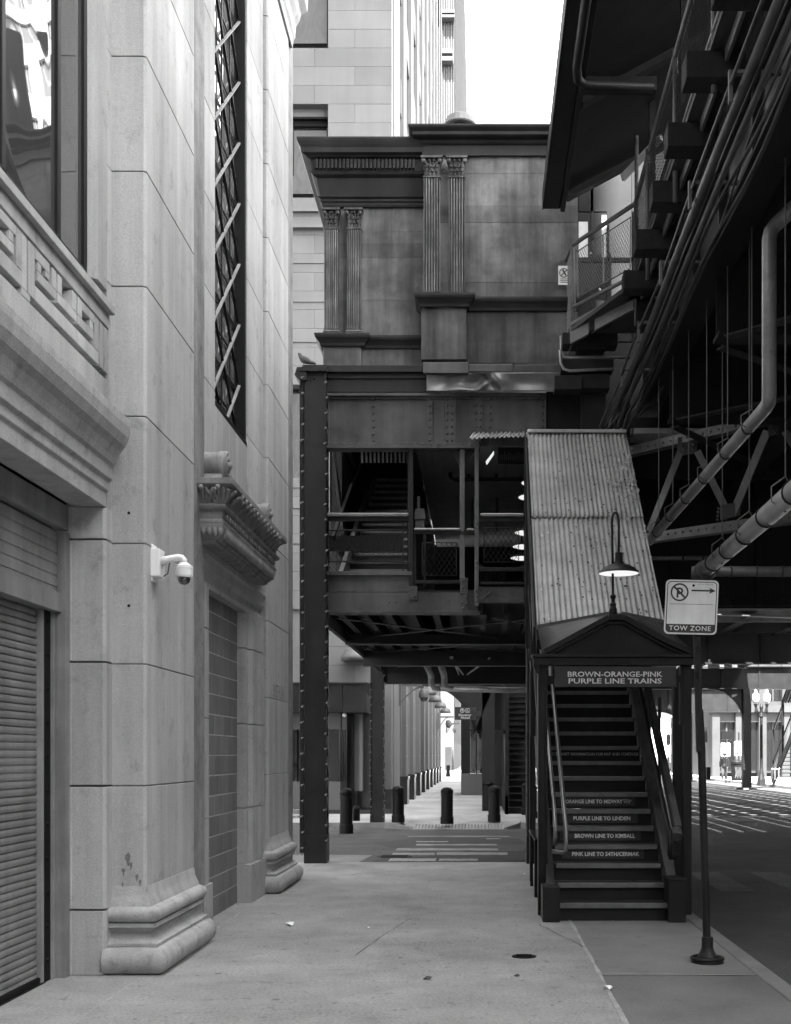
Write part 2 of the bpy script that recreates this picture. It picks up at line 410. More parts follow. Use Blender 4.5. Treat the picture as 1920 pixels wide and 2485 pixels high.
# crosswalk paint over the cross street
def yr(y): return (1.73*F)/(y-VY)
g = MB()
for (y, h, a, b, d) in ((2030, .10, 990, 1235, 1), (2036, .10, 1180, 1215, 1), (2043, .13, 1010, 1088, 0), (2050.5, .18, 1010, 1206, 0), (2062, .26, 962, 1209, 0),
                        (2073, .24, 952, 1056, 0), (2072, .28, 1060, 1232, 0), (2087, .26, 945, 1058, 0), (2087, .2, 1066, 1160, 0)):
    Y = yr(y); z = -.126+.0005*random.random()
    x0, x1 = PX(a, Y), PX(b, Y); n = 12; vs = []
    for i in range(n+1):
        x = x0+(x1-x0)*i/n; vs += [(x, Y-h*.95+random.uniform(-.04, .04), z), (x, Y+h*.95+random.uniform(-.04, .04), z)]
    g.add(vs, [(2*i, 2*i+2, 2*i+3, 2*i+1) for i in range(n)])
struct(g, 'crosswalk_marking', 'paint')
g = MB()
for k in range(14): g.box(3.05+.93*k, 3.5+.93*k, 14.6, 17.0, -.13, -.1265)
g.box(5.0, 7.5, 30, 31.6, -.13, -.1266)
struct(g, 'faded_crosswalk_marking', 'paint2')
g = MB()
def patch(pts, z=-.1262): g.add([(x, y, z) for x, y in pts], [tuple(range(len(pts)))])
patch([(-1.9, 17.3), (-1.75, 18.9), (-.9, 19.6), (-.2, 20.9), (1.2, 20.6), (1.5, 17.4)], -.1272); patch([(-1.6, 21.3), (-.7, 22.4), (.9, 22.3), (.8, 23.9), (-1.2, 24.1), (-2.1, 22.6)], -.1274)
struct(g, 'asphalt_patch', 'asph2')
g = MB(); g.add([(-3.2, 17.3, -.127), (-2.05, 17.3, -.127), (-1.85, 19.9, -.127), (-3.4, 19.9, -.127)], [(0, 1, 2, 3)]); struct(g, 'concrete_patch', 'walkmid')
g = MB(); g.lathe([(.30, -.126), (.30, -.120), (.27, -.118)], (PX(958, 19.6), 19.6, 0), 20)
for k in range(7): g.box(PX(958, 19.6)-.22, PX(958, 19.6)+.22, 19.4+k*.06, 19.43+k*.06, -.12, -.114)
single(g, 'manhole_cover', 'dark', 'ribbed round manhole cover in the cross street asphalt beside the striped crossing', 'manhole cover')
g = MB(); g.lathe([(.098, 0), (.098, .005), (.09, .006)], (PX(1272, 9.15), 9.15, 0), 24)
for k in range(5): g.box(PX(1272, 9.15)-.06, PX(1272, 9.15)+.06, 9.09+k*.028, 9.10+k*.028, .005, .009)
single(g, 'drain_cover', 'dark', 'small round dark iron cover set in the sidewalk in front of the stair', 'drain cover')
lit = [(704, 2247, .045, 'crumpled white paper scrap on the sidewalk near the stone pier base'), (894, 2253, .02, 'tiny white crumb of litter alone in the middle of the sidewalk'),
       (1272, 2123, .03, 'small dark and white litter lump on the sidewalk left of the stair railing'), (1036, 2378, .032, 'curled dark leaf lying on the near sidewalk'),
       (1255, 2371, .025, 'small dark pebble on the sidewalk below the iron cover'), (1476, 2402, .035, 'flat white paper flake on the sidewalk joint')]
for x, y, r, lb in lit:
    Y = EYE*F/(y-VY); c = Vector((PX(x, Y), Y, 0)); m = MB(); vs = []
    for i in range(9):
        a = i*2*math.pi/9; vs.append((c.x+r*math.cos(a)*random.uniform(.6, 1.2), c.y+r*math.sin(a)*random.uniform(.5, 1.1), random.uniform(.004, r*.8)))
    vs.append((c.x, c.y, r*.9)); vs.append((c.x, c.y, .003))
    m.add(vs, [(i, (i+1) % 9, 9) for i in range(9)]+[((i+1) % 9, i, 10) for i in range(9)])
    single(m, 'litter_scrap', 'bird' if 'dark' in lb and 'white' not in lb else 'litter', lb, 'litter')

g = MB(); rg = random.Random(21)
for k in range(170):
    x, y = rg.uniform(-2.2, 2.0), 6.5+10.5*rg.random()**1.3; r = rg.uniform(.005, .018)*(2.2 if rg.random() < .06 else 1)
    if abs(x-.87) < .06: continue
    g.add([(x+r*rg.uniform(.7, 1.2)*math.cos(i*.785), y+r*rg.uniform(.7, 1.2)*math.sin(i*.785), .0022) for i in range(8)], [tuple(range(8))])
tag(g.build('pavement_spot', 'spot'), 'small dark gum and grease spots trodden into the sidewalk', 'stains', kind='stuff')

# ================================================================== near limestone building
near = thing('limestone_building', 'pale limestone building at the left with roller shutter, bricked doorway and tall lattice window', 'building', (-3.5, 8, 0))
# two piers, stacked blocks with open joints
ZS = [0, .47, 1.37, 2.27, 3.16, 4.10, 5.06, 5.91, 6.76, 7.62, 8.48, 9.34, 10.2, 11.3]
def pier(y0, label):
    xs = -2.465
    def plan(y): return [(-3.2, y), (xs-.02, y), (xs, y+.02), (xs, y+1.42), (xs-.03, y+1.47), (xs-.035, y+1.9), (-3.2, y+1.9)]
    o = None; mb = MB()
    for i, (a, b) in enumerate(zip(ZS, ZS[1:])):
        if i == 0: b = b+.1; a = .0
        if i == 1: a = a+.1
        mb.prism(plan(y0), 'Z', a+(.004 if i else 0), b-.004)
    o = mb.build('pier', 'lime', near, .005); 
    if label: o['label'] = label
    mb = MB(); mb.box(-3.1, xs-.012, y0+.012, y0+1.85, .02, 11.2); mb.build('pier_core', 'limedark', o)
    # moulded base: torus, scotia, torus; wraps front and street side
    pr = [(0, 0), (.16, 0)]
    for k in range(7):
        a = -math.pi/2+math.pi*k/6; pr.append((.115+.08*math.cos(a), .10+.10*math.sin(a)*.98))
    pr += [(.12, .205), (.12, .225)]
    for k in range(5):
        a = math.pi*k/4; pr.append((.095-.065*math.sin(a)+.0*k, .230+.11*k/4))
    pr += [(.09, .345), (.09, .365)]
    for k in range(7):
        a = -math.pi/2+math.pi*k/6; pr.append((.06+.055*math.cos(a), .425+.055*math.sin(a)))
    pr += [(.045, .485), (.04, .51), (.025, .535), (.012, .57), (.004, .62), (0, .63)]
    mb = MB(); mb.sweep(pr, [(-2.735, y0), (xs, y0), (xs, y0+1.42)], 1)
    b = mb.build('pier_base', 'limesill', o, 0, False)
    for p in b.data.polygons: p.use_smooth = True
    q = b.modifiers.new('e', 'EDGE_SPLIT'); q.split_angle = R(32)
    return o
pier(8.52, None); pier(13.42, 'far pier with moulded base and faint engraved letters')
# walls between / behind the piers
WS = ZS
def wallblocks(mb, x0, x1, y0, y1, zs=WS, z0=0, z1=99, shift=0):
    for a, b in zip(zs, zs[1:]):
        a = max(a+shift, z0); b = min(b+shift, z1)
        if b-a > .05: mb.box(x0, x1, y0, y1, a+.003, b-.003)
mb = MB()
# upper wall round the lattice window (window 10.97..12.5, sill z 4.9)
for (a, b, zl, zh) in ((10.43, 10.97, 3.6, 11.3), (12.5, 13.40, 3.6, 11.3), (10.974, 12.496, 4.1, 4.93)):
    wallblocks(mb, -2.9, XW, a, b, z0=zl, z1=zh, shift=.0)
mb.box(-2.9, XW-.1, 14.88, 14.92, 0, 11.3)
wallblocks(mb, -2.9, -2.50, 9.98, 10.42)
wallblocks(mb, -2.9, -2.505, 14.9, 14.99, z1=11.3)
mb.build('wall', 'lime', near, .004)
mb = MB(); mb.box(-6, -2.72, 10.0, 14.95, 3.3, 40); mb.box(-6, -2.92, 8.6, 14.9, 0, 3.4); mb.box(-12, -3.0, -12, 14.9, 11.35, 60); mb.build('building_mass', 'lime', near)
# doorway: architrave, infill, lintel
mb = MB()
def arch_side(y0, y1, inner):
    # plan profile, mouldings step towards the opening
    if inner == 'far':
        pl = [(-2.64, y0), (-2.53, y0), (-2.53, y0+.08), (-2.545, y0+.10), (-2.545, y0+.20), (-2.50, y0+.24), (-2.50, y0+.52), (-2.475, y0+.56), (-2.475, y0+.66), (-2.50, y0+.70), (-2.50, y1), (-2.9, y1), (-2.9, y0)]
    else:
        pl = [(-2.64, y1), (-2.53, y1), (-2.53, y1-.04), (-2.545, y1-.06), (-2.545, y1-.10), (-2.49, y1-.12), (-2.49, y0), (-2.9, y0), (-2.9, y1)]
    for a, b in ((.42, 1.02), (1.03, 1.93), (1.94, 2.75), (2.76, 3.15)): mb.prism(pl, 'Z', a, b)
    mb.box(-2.9, -2.465 if inner == 'far' else -2.48, y0-.005, y1+(.02 if inner == 'far' else .0), 0, .415)
arch_side(12.47, 13.38, 'far'); arch_side(10.425, 10.72, 'near')
pl = [(-2.9, 3.15), (-2.53, 3.15), (-2.53, 3.2), (-2.545, 3.22), (-2.545, 3.28), (-2.50, 3.31), (-2.50, 3.40), (-2.475, 3.42), (-2.475, 3.48), (-2.9, 3.48)]
mb.prism(pl, 'Y', 10.425, 13.38)
mb.build('door_architrave', 'limesill', near, .004)
mb = MB(); rng = random.Random(3)
z = 0; r_ = 0
while z < 3.15:
    zt = min(z+.195, 3.15); y = 10.62+(0 if r_ % 2 else -.2)
    while y < 12.6:
        a, b = max(y, 10.62), min(y+.395, 12.6)
        if b > a+.02: mb.box(-2.9, -2.625-rng.uniform(0, .002), a+.003, b-.003, z+.003, zt-.003)
        y += .4
    z += .2; r_ += 1
mb.build('block_infill', 'cmu', near, .003)
mb = MB(); mb.box(-2.9, -2.6285, 10.6, 12.6, 0, 3.15); mb.build('mortar', 'lime', near)
# carved hood over the doorway
prof = [(0, 3.48), (.15, 3.48), (.17, 3.50), (.17, 3.515)]
prof += [(.19+.055*math.sin(k*math.pi/8), 3.52+.13*k/4) for k in range(5)]
prof += [(.25, 3.66), (.25, 3.675), (.235, 3.69), (.24, 3.76), (.27, 3.775), (.285, 3.80), (.245, 3.83), (.25, 3.88), (.285, 3.94), (.32, 3.965), (.345, 3.975), (.35, 3.98), (.35, 4.03), (0, 4.03)]
hy0, hy1 = 10.45, 12.63
hood = MB().sweep(prof, [(XW-.02, hy0), (XW, hy0), (XW, hy1), (XW-.02, hy1)], 1)
ho = MB(); ho.sweep(prof, [(XW-.3, hy0), (XW, hy0), (XW, hy1), (XW-.3, hy1)], 1)
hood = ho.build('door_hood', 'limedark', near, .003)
mb = MB()       # acanthus leaves
def leaf(c, nx, ny, h, w, out):
    # a curling leaf: ribs fanning out
    t = Vector((-ny, nx, 0)); n = Vector((nx, ny, 0)); c = Vector(c)
    for k in range(-2, 3):
        pts = []
        for i in range(5):
            u = i/4; pts.append(c + Vector((0, 0, h*(u**.9)*(1-.10*abs(k)))) + t*(k*w*.22*(.25+u)) + n*(out*(u**2.2)))
        mb.tube(pts, [w*.10, w*.13, w*.13, w*.12, w*.07], 5)
    mb.sph(c+n*(out*1.0)+Vector((0, 0, h*.93)), w*.16, 6, 4)
for i in range(12):
    y = hy0+.02+(hy1-hy0-.04)*(i+.5)/12; leaf((XW+.235, y, 3.80), 1, 0, .16, .20, .10)
for i in range(2): leaf((XW+.02+.15*i+.05, hy0-.235, 3.80), 0, -1, .16, .18, .10)
leaf((XW+.19, hy0-.19, 3.80), .7, -.7, .17, .2, .13)
for i in range(30):   # egg and dart band
    y = hy0-.1+(hy1-hy0+.2)*(i+.5)/30; mb.sph((XW+.225, y, 3.585), .034, 8, 5, (.9, .85, 1.5)); mb.box(XW+.20, XW+.245, y+.034, y+.044, 3.53, 3.64)
for i in range(5): mb.sph((XW+.02+.05*i, hy0-.225, 3.585), .03, 8, 5, (.8, .9, 1.5))
for i in range(22):
    y = hy0-.15+(hy1-hy0+.3)*(i+.5)/22; mb.box(XW+.24, XW+.258, y-.02, y+.02, 3.70, 3.75)
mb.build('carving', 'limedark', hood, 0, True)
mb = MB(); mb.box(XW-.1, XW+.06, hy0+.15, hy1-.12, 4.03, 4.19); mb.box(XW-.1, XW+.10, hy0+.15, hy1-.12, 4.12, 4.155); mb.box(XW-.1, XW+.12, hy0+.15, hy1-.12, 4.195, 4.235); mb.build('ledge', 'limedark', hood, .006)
def scroll(y, s=1.0, z0=4.03):
    m = MB(); cx = XW+.02; c = Vector((cx, y, z0+.19*s))
    m.prism([(y-.17*s, z0), (y+.17*s, z0), (y+.12*s, z0+.05*s), (y+.08*s, z0+.10*s), (y-.1*s, z0+.10*s), (y-.13*s, z0+.05*s)], 'X', XW-.02, XW+.20)
    m.lathe([(.13*s, XW-.02), (.135*s, XW+.03), (.12*s, XW+.06), (.12*s, XW+.14), (.135*s, XW+.17), (.13*s, XW+.215)], (0, y, c.z), 24, 'X')
    pts = [(XW+.215+.02*(t/20), y+.115*s*(1-t/26)*math.cos(t*.62+1.5), c.z+.115*s*(1-t/26)*math.sin(t*.62+1.5)) for t in range(24)]
    m.tube(pts, [.024*s*(1-t/40) for t in range(24)], 6)
    m.sph((XW+.235, y, c.z), .04*s, 8, 6)
    pts = [(XW+.10+.1*math.sin(t*.5), y+.12*s+.045*s*t/4, z0+.20*s-.02*t*s-.015*s*(t % 2)) for t in range(7)]
    m.tube(pts, [.035*s, .03*s, .03*s, .028*s, .025*s, .02*s, .012*s], 6)
    for t in range(5): m.sph((XW+.20, y+(.12+.02*t)*s, z0+(.03+.028*t)*s), .03*s, 6, 4, (1, .6, 1))
    return m.build('scroll', 'limedark', hood, 0, True)
scroll(hy0+.02); scroll(hy1-.08, .95)
# tall lattice window
lw = MB()
Y0, Y1, Z0, Z1 = 10.97, 12.5, 4.93, 11.3
for (a, b, c, d) in ((Y0, Y0+.045, Z0, Z1), (Y1-.045, Y1, Z0, Z1)): lw.box(-2.66, -2.535, a, b, c, d)
lw.box(-2.68, -2.525, Y0, Y1, Z0, Z0+.06)
lw = lw.build('lattice_window', 'black', near, .004)
m = MB(); m.box(-2.70, -2.655, Y0+.02, Y1-.02, Z0+.02, Z1); m.build('pane', 'glass3', lw)
m = MB(); mneg = MB(); half = .655
for sg in (1, -1):
    k = -6
    while k*half < 8.5:
        z0 = Z0+k*half+.02; y0, z_, y1, z1_ = Y0+.02, z0, Y1-.02, z0+1.31
        if sg < 0: z_, z1_ = z1_, z_
        # clip to the sill
        p, q = Vector((-2.60 if sg > 0 else -2.615, y0, z_)), Vector((-2.60 if sg > 0 else -2.615, y1, z1_))
        if max(z_, z1_) > Z0+.1:
            lo = Z0+.05
            if p.z < lo: p = p.lerp(q, (lo-p.z)/(q.z-p.z))
            if q.z < lo: q = q.lerp(p, (lo-q.z)/(p.z-q.z))
            (m if sg > 0 else mneg).bar(p, q, .015, .03 if sg > 0 else .026, (1, 0, 0))
        k += 1
m.build('lattice', 'trim', lw, split=False); mneg.build('lattice', 'black', lw, split=False)
m = MB()
for k in range(0, 10):
    for dz, t_ in ((-.06, .012), (-.03, .012), (.285, .014)): m.bar((-2.635, Y0+.02, Z0+k*half+dz), (-2.635, Y1-.02, Z0+k*half+dz), t_, t_)
m.build('transom', 'black', lw, split=False)
m = MB()
for y in (11.36, 11.74, 12.12): m.bar((-2.63, y, Z0+.05), (-2.63, y, Z1), .016, .02)
m.build('glazing_bar', 'steel', lw)
# engraved letters on the far pier
text('inscription', 'SMETHLAN', 'steellt', near, (-2.465, 14.12, 2.27+.10), (0, 1, 0), (0, 0, 1), .16, .78, .0015)
# cornice at the top of the frame
mb = MB(); mb.sweep([(0, 10.8), (.02, 10.8), (.03, 10.9), (.05, 10.95), (.06, 11.1), (.10, 11.2), (.12, 11.3), (.19, 11.38), (.2, 11.6), (0, 11.6)], [(-2.46, 10), (-2.46, 15.0), (-4, 15.0)], 1); mb.build('upper_cornice', 'limesill', near, .004)

# ---- shutter bay at far left
mb = MB()
for a, b in ((0, .47), (.478, 1.37), (1.378, 2.27), (2.278, 3.16), (3.168, 3.40)):
    mb.prism([(-3.2, 8.36), (-2.965, 8.36), (-2.96, 8.365), (-2.735, 8.365), (-2.715, 8.39), (-2.715, 8.519), (-3.2, 8.519)] if True else [], 'Z', a+.003, b-.003)
for a, b in zip(ZS[4:], ZS[5:]): mb.box(-3.0, -2.72, 8.42, 8.518, a+.003, b-.003)
mb.build('door_jamb', 'lime', near, .005)
mb = MB()         # lintel + projecting moulded cornice + frieze above the shutter, running towards the camera
pr = [(0, 3.40), (.28, 3.40), (.28, 3.50), (.30, 3.52), (.30, 3.58), (.325, 3.60), (.325, 3.69), (.345, 3.71), (.36, 3.75), (.385, 3.80), (.42, 3.84), (.445, 3.90), (.455, 3.97), (.455, 4.03), (.30, 4.10), (.30, 4.12), (0, 4.12)]
mb.sweep(pr, [(-3.0, -3), (-3.0, 8.40)], 1)
mb.build('door_cornice', 'limesill', near, .004)
mb = MB(); mb.box(-3.1, -2.765, -3, 8.41, 4.10, 4.80); mb.build('frieze', 'lime', near)
mb = MB()         # Greek key raised on the frieze
kx = (-2.76, -2.70)
def seg(y0, y1, z0, z1): mb.box(kx[0]-.01, kx[1], y0, y1, z0, z1)
seg(-1, 8.41, 4.12, 4.31); seg(-1, 8.41, 4.70, 4.80)
def key(o):
    for a, b, c, d in ((7.003, 8.17, 4.36, 4.45), (6.90, 7.0, 4.36, 4.68), (7.003, 7.24, 4.615, 4.68), (7.17, 7.24, 4.575, 4.612), (7.045, 7.105, 4.56, 4.612), (7.045, 7.35, 4.495-.0, 4.497+.06),
                       (7.285, 7.353, 4.56, 4.68), (7.385, 7.455, 4.56, 4.68), (7.385, 7.72, 4.495, 4.557), (7.645, 7.72, 4.56, 4.68), (7.75, 7.83, 4.56, 4.68), (7.75, 8.055, 4.495, 4.557),
                       (7.835, 8.085, 4.62, 4.68), (7.99, 8.05, 4.56, 4.617), (8.09, 8.17, 4.453, 4.68), (6.80, 6.875, 4.36, 4.68), (6.80, 6.93, 4.313, 4.357)):
        seg(a+o, b+o, c, d)
for o in (0, -1.37, -2.74): key(o)
seg(8.20, 8.275, 4.36, 4.68); seg(8.295, 8.37, 4.36, 4.68); seg(8.385, 8.41, 4.313, 4.697)
mb.build('key_pattern', 'lime', near, .004)
mb = MB(); mb.prism([(-3.1, 4.803), (-2.66, 4.803), (-2.66, 4.86), (-2.68, 4.88), (-2.78, 4.97), (-3.1, 4.985)], 'Y', -3, 8.415); mb.build('sill', 'lime', near, .004)
mb = MB(); mb.prism([(-2.78, 8.16), (-2.72, 8.22), (-2.72, 8.419), (-2.9, 8.419), (-2.9, 8.16)], 'Z', 4.986, 11.2)
mb.build('window_jamb', 'lime', near, .004)
pw = MB()
for yy in (8.10, 7.59, 6.70, 5.8, 4.9): pw.box(-2.85, -2.775, yy, yy+.055, 4.985, 11.2)
pw.box(-2.85, -2.775, -1, 8.1, 4.983, 5.02)
pw = pw.build('picture_window', 'black', near, .004)
m = MB()
for a, b in ((7.65, 8.10), (6.76, 7.59), (5.86, 6.70), (-1, 5.8)): m.box(-2.84, -2.80, a, b, 5.0, 11.3)
m.build('pane', 'glass', pw)
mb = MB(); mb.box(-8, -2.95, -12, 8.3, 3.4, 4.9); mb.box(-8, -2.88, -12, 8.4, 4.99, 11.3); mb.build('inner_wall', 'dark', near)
rs = thing('roller_shutter', 'grey steel roller shutter closed in the stone doorway at the far left', 'shutter', (-3.1, 7, 0))
mb = MB(); z = .02
while z < 2.62:
    mb.prism([(-3.14, z), (-3.098, z+.002), (-3.092, z+.010), (-3.090, z+.028), (-3.094, z+.044), (-3.101, z+.049), (-3.14, z+.051)], 'Y', 2, 8.05); z += .052
mb.build('slat_curtain', 'shutter', rs)
mb = MB(); mb.box(-3.14, -3.07, 2, 8.05, 0, .045); mb.build('bottom_bar', 'dark', rs)
mb = MB(); mb.box(-3.3, -3.0, 2, 8.28, 2.62, 2.76); mb.box(-3.2, -3.03, 2, 8.26, 2.763, 3.2); 
for z in range(5): mb.box(-3.2, -3.024, 2, 8.26, 2.80+z*.08, 2.865+z*.08)
mb.box(-3.3, -2.98, 2, 8.355, 3.22, 3.4); mb.build('header_box', 'trim', rs, .005)
mb = MB(); mb.box(-3.12, -3.06, 8.05, 8.10, 0, 2.62); mb.box(-3.115, -3.04, 8.22, 8.355, 0, 2.9); mb.box(-3.04, -2.97, 8.27, 8.355, 0, 3.2); mb.build('guide_rail', 'trim', rs, .004)
mb = MB(); mb.box(-3.12, -3.06, 8.102, 8.218, 0, 2.62)
for k in range(12): mb.rivet((-3.06, 8.16, .15+.24*k), .018, 'x')
mb.build('guide_track', 'dark', rs)
mb = MB(); mb.box(-3.2, -3.05, 2, 8.1, 0, .006); mb.build('threshold', 'black', rs)
# bolt holes in the pier face
mb = MB()
for yy in (1245, 1470): mb.lathe([(.011, 8.516), (.011, 8.522)], (PX(313, 8.52), 0, PZ(yy, 8.52)), 10, 'Y')
mb.build('bolt_hole', 'black', near)
mb = MB()
for (x, y, r) in ((311, 2080, .026), (318, 2098, .016), (300, 2112, .017), (333, 2126, .014), (340, 2140, .012), (321, 2165, .016), (298, 2145, .010), (302, 2165, .012)):
    mb.add([(PX(x, 8.52)+r*rng.uniform(.5, 1.1)*math.cos(q*.45), 8.5165, PZ(y, 8.52)+r*rng.uniform(.6, 1.6)*math.sin(q*.45)-(r*1.5 if q in (10, 11) else 0)) for q in range(14)], [tuple(range(14))])
mb.build('stain', 'limedark', near)

# security camera on the near pier
yc = 8.70; zo = .60
sc = thing('security_camera', 'white dome security camera on a bracket on the near stone pier', 'camera', (-2.46, yc, 2.9))
m = MB(); m.box(-2.465, -2.395, yc-.08, yc+.07, 2.335+zo, 2.545+zo); m.box(-2.465, -2.45, yc-.07, yc+.06, 2.30+zo, 2.58+zo); m.build('junction_box', 'white', sc, .008)
m = MB(); m.tube([(-2.395, yc-.02, 2.455+zo), (-2.35, yc-.02, 2.47+zo), (-2.27, yc-.02, 2.485+zo), (-2.247, yc-.02, 2.482+zo), (-2.230, yc-.02, 2.465+zo), (-2.227, yc-.02, 2.435+zo)], [.036, .028, .026, .026, .026, .026], 14); m.build('arm', 'white', sc, 0, True)
m = MB(); m.tube([(-2.395, yc+.03, 2.35+zo), (-2.36, yc+.02, 2.37+zo), (-2.34, yc, 2.45+zo)], .005, 6); m.build('cable', 'steellt', sc)
m = MB(); m.lathe([(.03, 2.445+zo), (.045, 2.43+zo), (.066, 2.42+zo), (.068, 2.40+zo), (.066, 2.395+zo), (.066, 2.35+zo), (.062, 2.335+zo), (.05, 2.333+zo)], (-2.227, yc-.02, 0), 28); m.build('housing', 'white', sc, 0, False)
m = MB(); m.lathe([(.047, 2.335+zo), (.046, 2.315+zo), (.038, 2.295+zo), (.022, 2.283+zo), (.004, 2.279+zo)], (-2.227, yc-.02, 0), 24); m.build('dome', 'glass2', sc, 0, True)

# ================================================================== station house over the sidewalk
SY = 17.5
sh = thing('station_house', 'dark riveted metal clad station house with fluted pilasters and deep cornices above the sidewalk', 'station', (-.5, 20, 7.5))
XL = PX(787, SY)
mb = MB(); 
# left mass, sheet courses
zs_ = [PZ(y, SY) for y in (845, 773, 728, 695, 626, 590, 562, 505)]
x_r = PX(1040, SY)
for i, (a, b) in enumerate(zip(zs_, zs_[1:])): mb.box(XL, x_r, SY+(.002 if i % 2 else 0), 27, a+.001, b-.001)
mb.box(XL, x_r, SY-.01, 27, PZ(905, SY), PZ(846, SY)); mb.box(XL, x_r, SY-.005, 27, PZ(504, SY), PZ(338, SY))
mb.build('wall', 'panel', sh)
SR = 17.2
XR0 = PX(1030, SR); XR1 = 1.46
mb = MB(); ys_ = (755, 725, 685, 605, 540, 498, 420, 380)
for i, (a, b) in enumerate(zip(ys_, ys_[1:])): mb.box(XR0, XR1, SR+(.003 if i % 2 else 0), 27, PZ(a, SR)+.001, PZ(b, SR)-.001)
mb.box(XR0, XR1, SR, 27, PZ(880, SR), PZ(830, SR)-.001); mb.box(XR0, XR1, SR+.003, 27, PZ(830, SR), PZ(756, SR))
mb.box(XR0, XR1, SR-.005, 27, PZ(379, SR), PZ(310, SR))
mb.build('wall', 'panel', sh)
mb = MB(); mb.box(PX(1025, SR)-.01, PX(1132, SR), SR-.14, SR, PZ(880, SR), PZ(756, SR)); mb.box(PX(783, SY)+.02, PX(878, SY), SY-.10, SY-.01, PZ(900, SY), PZ(846, SY)); mb.build('pedestal', 'panel', sh, .006)
def pilaster(xa, xb, yt, yb, Y):
    x0, x1, z1, z0 = PX(xa, Y), PX(xb, Y), PZ(yt, Y), PZ(yb, Y); w_ = x1-x0; ch = .30
    o = MB(); n = 6; pl = [(x0+.02, Y+.10)]
    pl.append((x0+.02, Y+.012)); fw = (w_-.04)/n
    for i in range(n):
        a = x0+.02+i*fw
        pl += [(a+.008, Y), (a+.014, Y+.006), (a+fw*.35, Y+.045), (a+fw*.65, Y+.045), (a+fw-.014, Y+.006), (a+fw-.008, Y)]
    pl += [(x1-.02, Y+.012), (x1-.02, Y+.10)]
    o.prism(pl, 'Z', z0+.09, z1-ch)
    o = o.build('pilaster', 'flute', sh)
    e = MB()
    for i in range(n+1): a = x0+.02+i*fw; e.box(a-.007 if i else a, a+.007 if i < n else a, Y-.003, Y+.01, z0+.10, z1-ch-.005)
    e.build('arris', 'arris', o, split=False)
    b = MB(); b.box(x0-.01, x1+.01, Y-.035, Y+.1, z0, z0+.035)
    b.prism([(Y-.02, z0+.036), (Y-.03, z0+.05), (Y-.02, z0+.065), (Y-.005, z0+.075), (Y-.01, z0+.088), (Y+.1, z0+.088), (Y+.1, z0+.036)], 'X', x0, x1)
    b.build('pilaster_base', 'flute', o, .004)
    c = MB(); zc = z1-ch
    c.box(x0+.012, x1-.012, Y-.012, Y+.1, zc, zc+.022)
    c.prism([(x0+.03, zc+.02), (x1-.03, zc+.02), (x1-.02, zc+.16), (x1+.015, z1-.03), (x0-.015, z1-.03), (x0+.02, zc+.16)], 'Y', Y+.005, Y+.1)
    c.box(x0-.02, x1+.02, Y-.055, Y+.1, z1-.03, z1)
    for row, (zz, nn, out, s_) in enumerate(((zc+.055, 4, .008, .030), (zc+.115, 3, .018, .032), (zc+.165, 4, .03, .028))):
        for i in range(nn):
            x = x0+.03+(w_-.06)*(i+.5)/nn
            c.sph((x, Y-out+.008, zz), s_, 6, 4, (.8, .5, 1.25)); c.sph((x, Y-out-.012, zz+s_*.95), s_*.45, 6, 4)
    for sg in (-1, 1):
        xv = (x0+x1)/2+sg*(w_/2-.02)
        c.sph((xv, Y-.03, z1-.065), .036, 8, 5, (1, .6, 1)); c.sph((xv-sg*.085, Y-.02, z1-.06), .022, 6, 4)
        c.tube([(xv-sg*.07, Y-.01, zc+.17), (xv-sg*.03, Y-.025, z1-.09), (xv+sg*.01, Y-.035, z1-.04)], .010, 5)
    c.build('capital', 'flute', o, 0, False)
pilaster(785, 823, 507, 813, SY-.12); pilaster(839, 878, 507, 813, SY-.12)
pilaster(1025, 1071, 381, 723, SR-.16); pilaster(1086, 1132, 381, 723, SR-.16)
# ledges under the pilasters
def pz(y, Y=17.3): return PZ(y, Y)
lp = [(0, 0), (.02, 0), (.03, .04), (.06, .08), (.09, .11), (.10, .14), (.10, .17), (0, .17)]
mb = MB()
z0 = PZ(847, SY); pr = [(o*1.0, z0+z) for o, z in lp]
mb.sweep(pr, [(XL-.02, 20), (XL-.02, SY-.12), (PX(884, SY), SY-.12), (PX(884, SY), SY-.02), (XR0, SY-.02)], -1 if False else 1)
z0 = PZ(756, SR); pr = [(o*1.1, z0+z*1.02) for o, z in lp]
mb.sweep(pr, [(XR0-.03, 20), (XR0-.03, SR-.17), (PX(1136, SR), SR-.17), (PX(1136, SR), SR-.02), (XR1, SR-.02)], 1)
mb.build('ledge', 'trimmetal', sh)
# entablature and cornices
mb = MB(); zt, zb = PZ(333, SY-.9), PZ(505, SY)
pr = [(o_, zb+z_*.553) for o_, z_ in ((0, 0), (.02, 0), (.03, .05), (.03, .10), (.05, .13), (.05, .19), (.085, .23), (.085, .25), (.05, .26), (.10, .72), (.16, .77), (.175, .82), (.16, .86), (.18, 1.15), (.24, 1.18), (.24, 1.2), (.30, 1.24), (.31, 1.36), (.33, 1.42), (.35, 1.5), (.36, 1.56), (.36, 1.60), (0, 1.60))]
mb.sweep(pr, [(XL, 22), (XL, SY-.02), (PX(1040, SY), SY-.02)], 1)
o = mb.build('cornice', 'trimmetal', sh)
m = MB()
for i in range(30): 
    x = XL-.10+i*.058
    if x < PX(1003, 17.3): m.box(x, x+.032, SY-.235, SY-.15, zb+.49, zb+.63)
m.build('dentil', 'trimmetal', o, .003)
